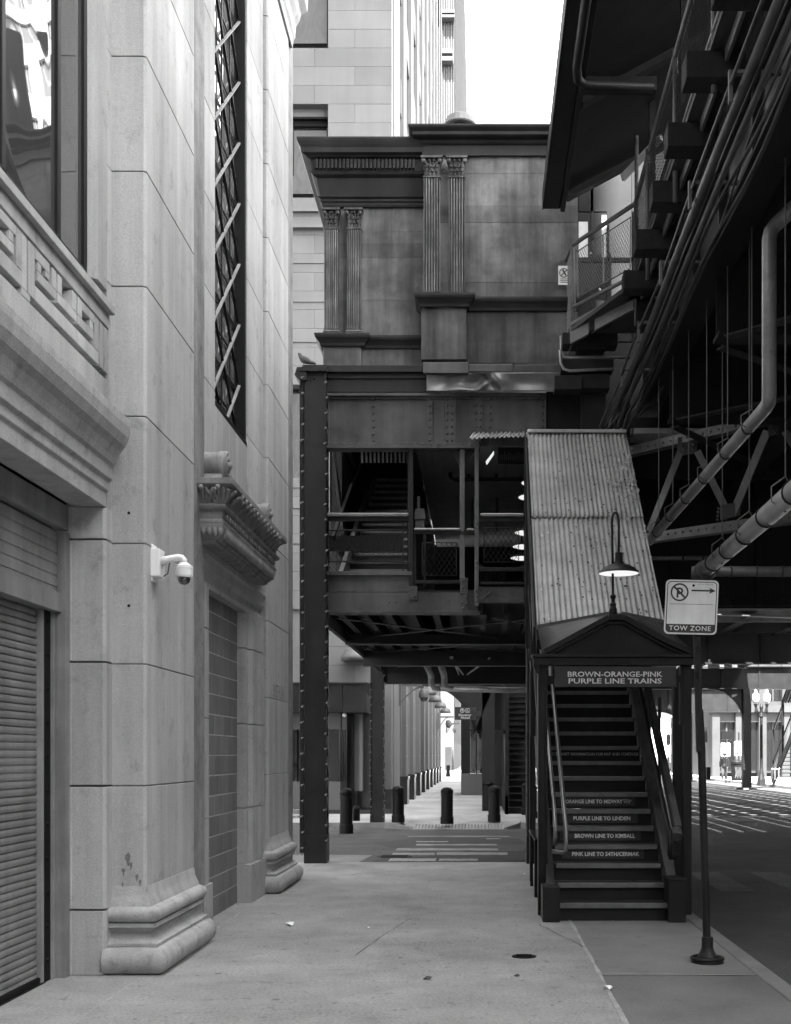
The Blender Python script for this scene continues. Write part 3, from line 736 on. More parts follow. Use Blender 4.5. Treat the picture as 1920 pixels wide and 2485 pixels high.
# the return's big raking bracket shape
mb = MB(); zt = PZ(300, SR-.75); zb = PZ(381, SR)
pr = [(o_*.62, zb+z_*.46) for o_, z_ in ((0, 0), (.05, 0), (.05, .11), (.02, .13), (.02, .34), (.07, .37), (.10, .42), (.10, .47), (.24, .50), (.27, .53), (.27, .63), (.31, .66), (.35, .70), (.37, .74), (.37, .79), (0, .80))]
mb.sweep(pr, [(XR0, 22), (XR0, SR-.02), (XR1, SR-.02)], 1)
mb.build('cornice', 'trimmetal', sh)
mb = MB(); mb.box(XL-.2, XR0+.5, SY-.3, 27, zb-.02+.0, zb+.02) if False else mb.box(XR0+.1, XR1, SR+.2, 27, zb+.1, zb+.35); mb.build('roof', 'steeldk', sh)
# fascia below, flashing
mb = MB()
mb.fr(733, 886, 1037, 902, 17.05, .5); mb.fr(742, 903, 1036, 918, 17.12, .4); mb.fr(790, 919, 1036, 951, 17.15, .3)
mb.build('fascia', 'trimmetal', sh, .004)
mb = MB(); mb.fr(1027, 879, 1137, 905, 17.02, .3); mb.fr(1138, 883, 1245, 901, 17.08, .3); mb.fr(1246, 885, 1420, 903, 17.1, .3); mb.build('base_course', 'flash', sh, .005)
# crumpled flashing sheet: dented grid
nx, nz = 90, 16; x0, x1, z0, z1 = PX(1036, 17.1), PX(1400, 17.1), PZ(953, 17.1), PZ(905, 17.1); vs = []
for j in range(nz+1):
    for i in range(nx+1):
        u, v = i/nx, j/nz; x = x0+(x1-x0)*u; z = z0+(z1-z0)*v
        d = -.06*(1-v)**1.5
        for (cu, cv, su, sv, a) in ((.33, .55, .07, .5, .10), (.40, .35, .025, .35, -.09), (.44, .5, .02, .6, .10), (.50, .6, .05, .4, -.05), (.30, .1, .1, .2, -.05), (.65, .5, .12, .4, .03), (.14, .6, .08, .5, .05), (.85, .4, .08, .5, .03)):
            d += a*math.exp(-((u-cu-.10*(v-.5)*(1 if cu < .42 else -1))/su)**2-((v-cv)/sv)**2)
        vs.append((x, 17.08+d, z))
mb = MB(); mb.add(vs, [(j*(nx+1)+i, j*(nx+1)+i+1, (j+1)*(nx+1)+i+1, (j+1)*(nx+1)+i) for j in range(nz) for i in range(nx)])
mb.build('flashing', 'flash', sh, 0, True, .004)
mb = MB(); mb.lathe([(.09, 11.0), (.09, 11.42), (.10, 11.42), (.26, 11.36), (.27, 11.38), (.22, 11.50), (.12, 11.56), (.02, 11.58)], (PX(1117, 18.3), 18.3, .18), 20)
for v in range(1): pass
mb.build('roof_vent', 'steellt', sh, 0, False)
# pictogram sign on the wall
ns = thing('wall_notice', 'small white notice with a circled crossed figure beside the platform railing', 'sign', (PX(1370, 17.1), 17.1, PZ(690, 17.1)))
m = MB(); m.fr(1355, 645, 1386, 691, 17.12, .01); m.build('notice_panel', 'sign', ns)
m = MB(); c = P(1369, 662, 17.115)
m.tube([c+Vector((.065*math.cos(a), 0, .065*math.sin(a))) for a in [k*math.pi/10 for k in range(21)]], .006, 5)
m.bar(c+Vector((-.045, 0, -.045)), c+Vector((.045, 0, .045)), .012, .004, (0, 1, 0)); m.bar(c+Vector((.03, 0, -.04)), c+Vector((-.02, 0, .05)), .02, .004, (0, 1, 0))
for k in range(3): m.fr(1360, 676+k*4, 1381, 677.5+k*4, 17.116, .003)
m.build('pictogram', 'signb', ns)

# ================================================================== mezzanine
GY = 17.2
mz = thing('mezzanine', 'open riveted steel mezzanine with railings and stair landing below the station house', 'mezzanine', (-.5, 20, 3.7))
mb = MB()        # main plate girder with stiffeners and rivets
mb.fr(788, 956, 1325, 1082, GY+.03, .02)
mb.fr(786, 953, 1325, 960, GY-.06, .2); mb.fr(786, 1080, 1165, 1087, GY-.08, .24)
z0, z1 = PZ(1078, GY), PZ(960, GY)
for a, b in ((789, 799), (1037, 1050), (1080, 1107), (1148, 1172), (1322, 1326)): mb.fr(a, 961, b, 1079, GY+.005, .024)
mb.fr(1052, 963, 1079, 1078, GY+.022, .01)
for x in (793, 906, 1043, 1085, 1097, 1154, 1166, 1190, 1318):
    mb.row((PX(x, GY), GY+(.005 if x not in (906, 1190) else .03), z0+.06), (PX(x, GY), GY+(.005 if x not in (906, 1190) else .03), z1-.05), .105, .021)
mb.row((PX(795, GY), GY-.08+.075, z0-.005), (PX(1160, GY), GY-.005, z0-.005), .115, .019)
mb.fr(788, 1074, 1165, 1080, GY-.005, .02)
mb.row((PX(795, GY), GY-.01, z1-.035), (PX(1320, GY), GY-.01, z1-.035), .10, .016); mb.fr(788, 961, 1325, 968, GY-.01, .02)
mb.build('girder', 'girder', mz, .003)
mb = MB(); mb.fr(1326, 950, 1460, 1055, GY+.1, .3); mb.fr(1412, 905, 1470, 1060, GY-.2, .25); mb.build('bearing_post', 'steeldk', mz, .005)
# floor beams
mb = MB(); mb.fr(788, 1438, 1160, 1484, GY, .15); mb.fr(786, 1482, 1165, 1487, GY-.08, .3); mb.fr(790, 1396, 1000, 1437, GY+.02, .03); mb.fr(788, 1386, 1000, 1396, GY-.03, .1)
mb.fr(992, 1423, 1013, 1455, GY-.03, .03); mb.fr(1117, 1402, 1136, 1482, GY-.03, .03); 
for (x, y) in ((1124, 1410), (1124, 1425), (1122, 1440), (1130, 1450), (1120, 1462), (1132, 1466), (1124, 1476), (998, 1430), (1007, 1448), (945, 1461), (960, 1461)): mb.rivet(P(x, y, GY-.03), .02)
mb.fr(1163, 1424, 1278, 1462, GY-.35, .12)
for (x, y) in ((1170, 1432), (1170, 1455), (1182, 1432), (1182, 1445), (1189, 1440), (1178, 1450)): mb.rivet(P(x, y, GY-.35), .018)
mb.build('floor_beam', 'girder', mz, .004)
# posts
def post(x0, y0, x1, y1, Y, d=.07, mat='steel', nm='post'):
    m = MB(); m.fr(x0, y0, x1, y1, Y, d); return m.build(nm, mat, mz, .004)
post(992, 1081, 1003, 1440, GY-.02); post(1116, 1090, 1128, 1418, GY-.02, mat='steellt'); post(1152, 1062, 1162, 1470, GY-.36, mat='steellt'); post(1272, 1062, 1279, 1470, GY-.36)
post(800, 1095, 804, 1240, GY+.5); 
m = MB()
for (x, y) in ((1157, 1268), (1157, 1280), (1157, 1363), (1157, 1376), (1157, 1432), (1157, 1446), (1157, 1458)): m.rivet(P(x, y, GY-.36), .02)
m.build('bolt', 'steellt', mz)
m = MB(); m.prism([(PX(1092, GY), PZ(1092, GY)), (PX(1152, GY), PZ(1092, GY)), (PX(1127, GY), PZ(1130, GY)), (PX(1116, GY), PZ(1130, GY))], 'Y', GY+.03, GY+.045); m.build('gusset', 'steel', mz)
for (x, y) in ((1121, 1100), (1121, 1108), (1122, 1118), (1121, 1128)): pass
# rails and railing panels
m = MB()
m.fr(786, 1244, 991, 1253, GY-.07, .12); m.fr(1005, 1281, 1117, 1287, GY-.07, .12); m.fr(1133, 1282, 1152, 1287, GY-.07, .12); m.fr(1166, 1245, 1272, 1253, GY-.42, .12)
m.build('top_rail', 'rail', mz, .012)
m = MB()
m.fr(786, 1254, 992, 1264, GY-.03, .05); m.fr(1005, 1289, 1152, 1296, GY-.03, .05); m.fr(1165, 1256, 1273, 1266, GY-.38, .05)
m.fr(1008, 1408, 1118, 1416, GY-.02, .05); m.fr(1163, 1377, 1275, 1386, GY-.38, .05); m.fr(1166, 1412, 1273, 1418, GY-.38, .05)
m.fr(1003, 1296, 1010, 1440, GY+.02, .02); m.fr(1028, 1296, 1034, 1425, GY+.3, .03)
m.build('rail_frame', 'steel', mz, .003)
def meshpanel(xa, ya, xb, yb, Y, cell=.075):
    o = MB(); r = .008
    A, B, C_, D = P(xa, ya, Y), P(xb, ya, Y), P(xb, yb, Y), P(xa, yb, Y)
    o.tube([A, B, C_, D, A], r, 5); o = o.build('mesh_frame', 'steel', mz)
    g = MB(); g.mesh_link(D, C_-D, A-D, cell, .0035); g.build('wire_mesh', 'steel', o)
meshpanel(798, 1286, 978, 1362, GY); meshpanel(1025, 1317, 1108, 1396, GY); meshpanel(1175, 1281, 1259, 1364, GY-.35)
m = MB(); m.fr(798, 1300, 978, 1338, GY+.04, .01); m.build('kick_plate', 'steel', mz)
m = MB(); m.fr(797, 1266, 800, 1386, GY-.01, .02); m.fr(977, 1266, 980, 1386, GY-.01, .02); m.tube([P(797, 1287, GY), P(992, 1288, GY)], .012, 6); m.tube([P(797, 1363, GY), P(992, 1364, GY)], .010, 6); m.build('rail_bar', 'steel', mz)
for s_ in (0, 1):
    m = MB(); p = [(PX(1163, 16.85), PZ(1368, 16.85)), (PX(1178, 16.85), PZ(1377, 16.85)), (PX(1163, 16.85), PZ(1377, 16.85))]
    if s_: p = [(PX(1273, 16.85), PZ(1368, 16.85)), (PX(1258, 16.85), PZ(1377, 16.85)), (PX(1273, 16.85), PZ(1377, 16.85))]
    m.prism(p, 'Y', 16.85, 16.87); m.build('gusset', 'steel', mz)
# corrugated skirt beyond
m = MB(); m.corr(P(1165, 1412, 18.2), P(1228, 1412, 18.2), P(1165, 1386, 18.2), P(1228, 1386, 18.2), .06, .015); m.build('corrugated_skirt', 'steel', mz)
# small canopy edge and light strip inside
m = MB(); m.corr(P(1138, 1064, 16.6), P(1282, 1058, 16.6), P(1150, 1050, 17.25), P(1290, 1048, 17.25), .068, .014, 2, .004); m.build('canopy_sheet', 'corr', mz, 0, True, .004)
m = MB(); m.add([P(1179, 1120, 17.5), P(1198, 1095, 17.9), P(1198, 1103, 17.9), P(1181, 1128, 17.5), P(1181, 1120, 17.52), P(1199, 1095, 17.92), P(1199, 1103, 17.92), P(1182, 1128, 17.52)], [(0,1,2,3), (4,5,6,7), (0,1,5,4), (1,2,6,5), (2,3,7,6), (3,0,4,7)]); m.build('light_strip', 'lit', mz)
m = MB(); m.fr(1210, 1078, 1272, 1122, 18.2, .1); m.build('back_lit_sign', 'steel', mz)
m = MB()
for k in range(12): m.fr(1214+k*5, 1098+random.uniform(-4, 8), 1216+k*5, 1117, 18.19, .005)
m.build('sign_lettering', 'steellt', mz)
# floor, ceiling and inner walls (dark room, pale boarded ceiling)
m = MB(); m.box(XL+1.3, 2.2, 17.35, 27.3, 3.98, 4.08); m.box(XL, XL+1.3, 17.35, 18.0, 3.98, 4.08); m.build('floor', 'deck', mz)
m = MB()
for k in range(36): m.box(PX(1003, 17.35)+k*.12, PX(1003, 17.35)+k*.12+.116, 17.4, 27.2, 6.45, 6.50)
m.box(PX(1003, 17.35), 3.4, 17.4, 27.2, 6.503, 6.53)
m.build('boarded_ceiling', 'ceil', mz)
m = MB(); m.box(PX(990, 17.6), PX(1003, 17.6), 17.45, 26, 4.1, 6.45); m.box(2.15, 2.25, 17.3, 27, 4.1, 6.9)
m.box(XL+1.3, 2.2, 26.9, 27.2, 5.3, 6.5); m.box(-.55, -.02, 26.8, 26.9, 4.1, 5.3) if False else None
m.box(.35, 2.2, 26.9, 27.2, 4.1, 5.3); m.box(-1.4, -1.1, 26.9, 27.2, 4.1, 5.3)
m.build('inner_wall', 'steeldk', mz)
m = MB(); m.tube([P(1092, 1147, 19), P(1094, 1158, 19), P(1104, 1163, 19), P(1290, 1163, 19)], .032, 8)
for x in (1205, 1137): m.tube([P(x, 1150, 19), P(x, 1168, 19)], .02, 6)
for x in (1147, 1207): m.tube([P(x, 1208, 19), P(x, 1290, 19)], .018, 6)
m.build('ceiling_pipe', 'black', mz)
m = MB(); m.fr(1008, 1234, 1030, 1243, 17.5, .15); m.fr(1006, 1243, 1032, 1260, 17.48, .2); m.fr(1008, 1260, 1030, 1290, 17.5, .15); m.fr(1013, 1205, 1020, 1234, 17.5, .05); m.build('newel_post', 'steellt', mz, .006)
# inner stair climbing away on the left side, up to the platform level
st = MB(); rz = MB(); xs0, xs1 = PX(845, 17.8), PX(1000, 17.8)
for i in range(17):
    y = 17.75+i*.27; z = 4.02+.175*(i+1)
    st.box(xs0-.10+i*.012, xs1, y, y+.30, z-.04, z); rz.box(xs0-.10+i*.012, xs1, y+.04, y+.06, z-.175, z-.045)
st.build('inner_tread', 'nosing', mz, .003); rz.build('inner_riser', 'riser', mz)
m = MB(); m.bar((xs0-.16, 17.6, 4.0), (xs0+.02, 22.3, 7.05), .07, .3); m.build('inner_stringer', 'steellt', mz)
m = MB(); m.bar((xs0-.22, 17.6, 4.9), (xs0-.05, 22.3, 7.9), .05, .05); m.box(xs0-.5, xs0-.3, 19.5, 26, 4.6, 7.5); m.box(XL, xs1, 20.5, 26, 6.9, 7.2); m.box(XL, xs0+1.5, 19.0, 27, 3.98, 4.08); m.box(xs0-.3, xs1, 22.6, 22.7, 5.5, 8); m.build('inner_enclosure', 'steeldk', mz)
m = MB(); m.corr((xs0, 19.5, 6.85), (xs1, 19.5, 6.85), (xs0, 19.55, 6.55), (xs1, 19.55, 6.55), .068, .014); m.build('inner_corrugated_edge', 'steel', mz)
m = MB(); m.box(XL-.02, XL+.04, 17.3, 26.9, 3.75, 4.05); 
for k in range(5): m.bar((XL, 17.4+k*1.6, 4.1), (XL, 17.4+k*1.6, 5.0), .04, .04)
m.bar((XL, 17.3, 5.0), (XL, 26.9, 5.0), .06, .04); m.bar((XL, 17.3, 6.9), (XL, 26.9, 6.9), .2, .3); m.build('side_frame', 'steel', mz)
m = MB(); m.mesh_link((XL, 17.35, 4.12), (0, 4, 0), (0, 0, .85), .1, .005); m.build('side_mesh', 'steel', mz)
m = MB(); m.prism([(17.5, 6.8), (20, 5.0), (20, 5.3), (17.9, 6.8)], 'X', XL+.02, XL+.06); m.build('side_brace', 'steellt', mz)
# underside: joists running back, cross girders, braces
m = MB()
for k in range(13): 
    x = XL+.25+k*.36; m.box(x-.012, x+.012, 17.4, 27.2, 3.72, 3.97); m.box(x-.05, x+.05, 17.4, 27.2, 3.715, 3.73)
m.box(XL-.05, XL+.02, 17.3, 27.6, 3.60, 3.97)
m.build('joist', 'steeldk', mz)
m = MB()
for yy, h in ((20.3, .16), (23.4, .30), (27.4, .42)): m.box(XL, 2.3, yy, yy+.03, 3.72-h, 3.72); m.box(XL, 2.3, yy-.1, yy+.13, 3.70-h, 3.72-h)
m.build('cross_beam', 'steel', mz)
m = MB()
for a, b in (((XL+.2, 17.4), (.3, 20.3)), ((XL+.3, 20.3), (.9, 17.4)), ((.2, 17.4), (2.2, 20.3)), ((XL+.2, 20.4), (1.2, 23.3)), ((XL+.2, 23.2), (1.6, 20.4)), ((XL+.2, 23.6), (1.6, 27.3)), ((XL+.4, 27.2), (1.6, 23.6))):
    m.bar((a[0], a[1], 3.66), (b[0], b[1], 3.66), .08, .012)
m.build('sway_brace', 'steel', mz)
m = MB()
for k in range(6): m.tube([(-.55-k*.04 if k < 2 else .1*k, 23+.1*k, 3.55), (-.5+.1*k, 27.3, 3.5)], .02, 6) if k < 3 else None
for x in (-1.13, -.83): m.tube([(x, 24.5, 3.5), (x, 26.6, 3.45), (x, 26.8, 3.40), (x, 26.85, 3.25), (x+.06, 26.9, 3.17), (x+.2, 26.9, 3.15)], .075, 10)
m.tube([(-1.0, 26.9, 3.15), (1.9, 26.9, 3.08)], .07, 10)
m.build('under_pipe', 'pipe', mz, 0, True)
# white lamp shades seen edge on beyond
for i, (x, y, Y) in enumerate(((1280, 1169, 18.0), (1272, 1204, 18.6), (1262, 1290, 20.3), (1256, 1324, 22.0), (1250, 1352, 24.0))):
    lb = ['highest', 'second highest', 'third', 'fourth', 'lowest'][i]
    L_ = thing('hanging_lamp', f'white saucer lamp beside the stair roof, {lb} of the column of five', 'lamp', P(x, y, Y), 'hanging lamps in the mezzanine')
    c = P(x, y, Y)+Vector((.14, 0, 0)); m = MB(); m.lathe([(.02, .09), (.06, .075), (.16, .03), (.24, -.01), (.235, -.02), (.1, -.02)], c, 20); m.build('lamp_shade', 'white', L_, 0, False)
    m = MB(); m.lathe([(.23, -.025), (.15, -.05), (.02, -.06)], c, 16); m.build('diffuser', 'lit', L_); m = MB(); m.tube([c+Vector((0, 0, .08)), c+Vector((0, 0, .5))], .012, 6); m.build('stem', 'black', L_)

# columns carrying the mezzanine
def column(x0, x1, Y, z1, label, d=.34, side=None, zb=0):
    m = MB(); m.box(x0, x1, Y, Y+.02, zb+.01, z1); m.box(x0, x1, Y+d-.02, Y+d, zb+.01, z1)
    m.box((x0+x1)/2-.015, (x0+x1)/2+.015, Y+.021, Y+d-.021, zb, z1)
    for xx in (x0+.0, x1-.02): m.box(xx, xx+.02, Y+.021, Y+.09, zb, z1); m.box(xx, xx+.02, Y+d-.09, Y+d-.021, zb, z1)
    zz = zb+.4; 
    while zz < z1-.4:
        m.bar((x0-.001, Y+.05, zz), (x0-.001, Y+d-.05, zz+.28), .05, .012, (1, 0, 0)); m.bar((x1+.001, Y+d-.05, zz), (x1+.001, Y+.05, zz+.28), .05, .012, (1, 0, 0)); zz += .3
    m.box(x0-.008, x1+.008, Y-.008, Y+d+.008, zb, zb+.42)
    o = m.build('column', 'steel', mz, .004); o['label'] = label; return o
cx0, cx1 = PX(739, 17.0), PX(791, 17.0)
column(cx0, cx1, 17.0, 7.35, 'broad front column with bead lights along its edges')
m = MB(); m.fr(727, 905, 738, 2070, 17.05, .3); m.prism([(PX(716, 17), PZ(912, 17)), (PX(722, 17), PZ(893, 17)), (PX(745, 17), PZ(893, 17)), (PX(745, 17), PZ(925, 17)), (PX(728, 17), PZ(925, 17))], 'Y', 16.95, 17.3); m.fr(725, 890, 792, 900, 16.93, .4)
m.rivet(P(755, 918, 17.0), .02); m.rivet(P(763, 918, 17.0), .02); m.rivet(P(755, 923, 17.0), .02) 
m.build('column_flange', 'steel', mz, .004)
column(PX(899, 27.3), PX(931, 27.3), 27.3, 3.7, 'slender column at the far kerb')
column(PX(1279, 16.95), PX(1300, 16.95), 16.95, 6.2, 'column beside the stair roof')
m = MB(); m.prism([(PX(899, 27.3)-.02, 3.3), (PX(899, 27.3)-.02, 2.95), (PX(880, 27.3), 3.3)], 'Y', 27.3, 27.34); m.build('knee_brace', 'steel', mz)
# bead lights
def beads(x, y0, y1, Y, step, label, wave=.012):
    t = thing('string_lights', label, 'string lights', P(x, y1, Y), 'bead lights tied along the columns')
    w_ = MB(); b = MB(); pts = []; y = y0; i = 0
    while y < y1:
        p = P(x, y, Y); p.x += wave*math.sin(i*1.3)+random.uniform(-.004, .004); pts.append(p)
        b.sph(p+Vector((.008*(1 if i % 2 else -.3), -.03, 0)), .020, 6, 4, (1, 1, .9)); b.sph(p+Vector((.022, -.03, .012)), .012, 5, 3)
        y += step/2; i += 1
        p2 = P(x, y, Y); p2.x += wave*1.6*math.cos(i*2.1); pts.append(p2); y += step/2
    w_.tube(pts, .006, 4); w_.build('wire', 'black', t); b.build('bead', 'steellt', t, 0, True)
beads(734, 918, 2060, 16.98, 38, 'wire of pale bead lights up the left edge of the broad front column', .004)
beads(791, 930, 2060, 16.96, 37, 'wavy wire of bead lights up the right edge of the broad front column')
beads(899.5, 1655, 1985, 27.28, 19, 'string of small lights up the left edge of the slender far column', .004)
beads(932, 1640, 1985, 27.27, 19, 'string of small lights up the right edge of the slender far column', .01)
# birds
def pigeon(x, y, Y, label, s=1.0, flip=1):
    c = P(x, y, Y); t = thing('pigeon', label, 'bird', c)
    m = MB()
    m.tube([c+Vector((-.085*flip, 0, .155))*s, c+Vector((-.075*flip, 0, .16))*s, c+Vector((-.06*flip, 0, .155))*s, c+Vector((-.045*flip, 0, .12))*s, c+Vector((-.01*flip, 0, .08))*s, c+Vector((.05*flip, 0, .055))*s, c+Vector((.10*flip, 0, .035))*s, c+Vector((.18*flip, 0, .015))*s],
           [.005*s, .02*s, .026*s, .032*s, .052*s, .05*s, .03*s, .012*s], 10)
    m.build('pigeon_body', 'bird', t, 0, True)
    m = MB()
    for q in (-.015, .02): m.tube([c+Vector((0, q, .05))*s, c+Vector((0, q, 0))*s], .004, 5)
    m.build('leg', 'steel', t)
pigeon(737, 885, 17.0, 'small dark pigeon perched on top of the front column')

# ================================================================== entrance stair
es = thing('entrance_stair', 'steep dark street stair with corrugated iron roof and a pedimented portal naming the train lines', 'stair', (1.3, 13, 0))
SXL, SXR = .735, 1.83; RI, GO, YS = .170, .23, 11.1
for n in range(1, 24):
    y, z = YS+GO*(n-1), RI*n
    m = MB(); m.box(SXL, SXR, y+.012, y+.26, z-.035, z-.004); t = m.build('tread', 'riser', es)
    m = MB(); m.box(SXL+.03, SXR-.02, y-.008, y+.008, z-.045, z+.001); m.box(SXL+.03, SXR-.02, y+.0085, y+.055, z-.0035, z+.001); m.build('nosing', 'nosing', t, .003)
    m = MB(); m.box(SXL, SXR, y+.04, y+.055, z-RI-.002, z-.036); r = m.build('riser', 'riser', es)
    tx = {4: ('PINK LINE TO 54TH/CERMAK', .69, .006), 5: ('BROWN LINE TO KIMBALL', .63, .022), 6: ('PURPLE LINE TO LINDEN', .607, .015), 7: ('ORANGE LINE TO MIDWAY', .62, -.045)}.get(n)
    if tx:
        yy = y+.035; zc = z-.095
        m = MB(); m.box(SXL+.105, SXL+.945, yy-.003, yy+.004, z-.145, z-.05); m.build('name_plate', 'signdk', r)
        text('lettering', tx[0], 'letter', r, ((SXL+SXR)/2+tx[2], yy-.0045, zc), (1, 0, 0), (0, 0, 1), .040, tx[1], .002, .03)
        m = MB()
        for q in (.13, .33, .54, .74, .92):
            for dz in (-.058, -.136): m.rivet((SXL+q, yy-.003, z+dz), .004)
        m.build('screw', 'steellt', r)
        if n == 7:
            m = MB(); c = Vector((SXL+.86, yy-.005, zc))
            m.tube([c+Vector((-.045, 0, .025)), c+Vector((-.03, 0, -.012)), c+Vector((.03, 0, -.022)), c+Vector((.05, 0, .012)), c+Vector((.0, 0, .02)), c+Vector((-.045, 0, .025))], .003, 4)
            for q in range(4): m.box(c.x-.03+q*.018, c.x-.02+q*.018, c.y-.001, c.y+.001, c.z-.01, c.z+.012)
            m.build('emblem', 'lettersm', r)
    if n == 10: text('lettering', 'SEE TRANSIT INFORMATION FOR MAP AND SCHEDULE', 'lettersm', r, ((SXL+SXR)/2+.02, y+.037, z-.09), (1, 0, 0), (0, 0, 1), .032, 1.02, .002, .02)
# stringers
def yz(y): return RI*((y-YS)/GO+1)
for xa, xb, mt in ((.655, .733, 'steel'), (1.835, 1.93, 'girder')):
    m = MB(); m.prism([(YS-.05, .30), (YS-.05, .02), (YS+.35, 0), (16.9, yz(16.9)-.45), (16.9, yz(16.9)+.06), (YS+.1, yz(YS+.1)+.06)], 'X', xa, xb)
    m.build('stringer', mt, es, .006)
m = MB(); m.box(.60, .765, 11.02, 11.35, 0, .34); m.box(1.80, 1.965, 11.0, 11.3, .0, .40); m.box(1.79, 1.975, 10.99, 11.31, .401, .42); m.build('stair_foot', 'steel', es, .006)
# rails
def slope(x, y0, z0, y1, sl=RI/GO): return [(x, y0, z0), (x, y1, z0+(y1-y0)*sl)]
m = MB(); pts = slope(.835, 11.2, .88, 16.5); m.tube([(.70, 11.22, .66), (.80, 11.2, .655), (.83, 11.19, .67), (.835, 11.18, .72), (.835, 11.19, .80)]+pts, .022, 10); m.build('handrail', 'rail', es, 0, True)
m = MB(); pts = slope(.735, 11.3, .97, 16.6); m.tube([(.735, 11.33, .72), (.735, 11.26, .80), (.735, 11.25, .88)]+pts, .021, 10); m.build('handrail', 'rail', es, 0, True)
m = MB(); m.tube([(1.93, 11.3, .60), (1.86, 11.25, .60), (1.84, 11.18, .64), (1.84, 11.16, .74), (1.84, 11.18, .84)]+slope(1.84, 11.3, .90, 16.6), .024, 10); m.build('handrail', 'steel', es, 0, True)
m = MB(); a, b = slope(1.94, 11.32, .86, 16.7); m.bar(a, b, .07, .12); m.tube([(1.92, 11.25, .80), (1.92, 11.33, .86)], .06, 8); m.build('guard_rail', 'girder', es, .006)
m = MB(); a, b = slope(.655, 11.6, 1.12, 16.7); m.bar(a, b, .05, .09); 
for y in (12.6, 13.7, 14.8, 15.9): m.box(.63, .66, y, y+.05, yz(y)-.1, yz(y)+1.05); m.box(1.95, 1.98, y, y+.05, yz(y)-.1, yz(y)+.95)
m.build('guard_rail', 'steel', es, .004)
# portal
PY = 11.5
m = MB(); m.box(PX(1306, PY), PX(1329, PY), PY, PY+.10, 0, 2.49); m.box(PX(1306, PY)-.0, PX(1306, PY)+.012, PY-.02, PY-.001, .2, 2.49); m.box(PX(1326, PY)-.01, PX(1329, PY), PY-.02, PY-.001, .2, 2.4); m.box(.60, .70, 11.45, 11.68, 0, .05); m.build('portal_post', 'steel', es, .004)
m = MB(); m.box(PX(1657, PY), PX(1683, PY), 12.0, 12.12, 0, 2.49); m.box(PX(1652, PY), PX(1660, PY), PY+.02, PY+.12, 1.9, 2.49); m.box(PX(1660, PY), PX(1680, PY), PY+.02, PY+.10, 0, 2.488); m.build('portal_post', 'steel', es, .004)
m = MB(); m.box(PX(1294, PY), PX(1683, PY), PY-.06, PY+.08, PZ(1615, PY), PZ(1592, PY)-.02); m.box(PX(1291, PY), PX(1684, PY), PY-.09, PY+.10, PZ(1592, PY)-.018, PZ(1590, PY)+.004)
m.prism([(PX(1292, PY), 2.51), (PX(1310, PY), 2.51), (PX(1310, PY), 2.40), (PX(1300, PY), 2.42)], 'Y', PY-.04, PY+.04); m.build('eave_beam', 'steel', es, .004)
m = MB(); m.box(PX(1345, PY), PX(1640, PY), PY-.05, PY-.03, PZ(1668, PY), PZ(1619, PY)); o = m.build('line_sign', 'signdk', es, .003)
m = MB()
for x in (1352, 1423, 1495, 1560, 1633):
    for y in (1624, 1663): m.rivet(P(x, y, PY-.05), .006)
m.build('screw', 'signb', o)
text('lettering', 'BROWN-ORANGE-PINK', 'letter', o, P(1493, 1636, PY-.052), (1, 0, 0), (0, 0, 1), .050, 229/243.5, .002, .016)
text('lettering', 'PURPLE LINE TRAINS', 'letter', o, P(1493, 1652.5, PY-.052), (1, 0, 0), (0, 0, 1), .050, 225/243.5, .002, .016)
m = MB(); m.box(PX(1329, PY), PX(1344, PY), PY, PY+.03, PZ(1660, PY), PZ(1640, PY)); m.box(PX(1641, PY), PX(1656, PY), PY, PY+.03, PZ(1655, PY), PZ(1640, PY)); m.build('sign_bracket', 'black', es)
m = MB(); m.box(PX(1333, PY+.4), PX(1338, PY+.4), PY+.4, PY+.45, PZ(1645, PY+.4), PZ(1615, PY+.4)); m.build('tube_light', 'sign', es)
# pediment face and rakes
A = Vector((PX(1494, PY), 0, PZ(1500, PY))); zb = 2.60
m = MB(); m.prism([(PX(1318, PY), zb), (PX(1480, PY), A.z-.01), (PX(1508, PY), A.z-.01), (PX(1645, PY), PZ(1560, PY)), (PX(1680, PY), zb)], 'Y', PY+.0, PY+.03); m.build('pediment', 'steel', es)
m = MB()
def rake(p, q, w_, dy): m.bar((p[0], PY-dy, p[1]), (q[0], PY-dy, q[1]), .08 if dy > .03 else .05, w_, (0, 0, 1))
L0 = (PX(1320, PY), zb+.02); LT = (PX(1476, PY), A.z); RT = (PX(1512, PY), A.z); R1 = (PX(1612, PY), PZ(1555, PY)); R2 = (PX(1678, PY), PZ(1584, PY))
for p, q in ((L0, LT), (LT, RT), (RT, R1), (R1, R2)):
    rake(p, q, .055, .04); rake((p[0], p[1]-.05), (q[0], q[1]-.05), .03, .015)
m.build('rake_moulding', 'steel', es, .004)
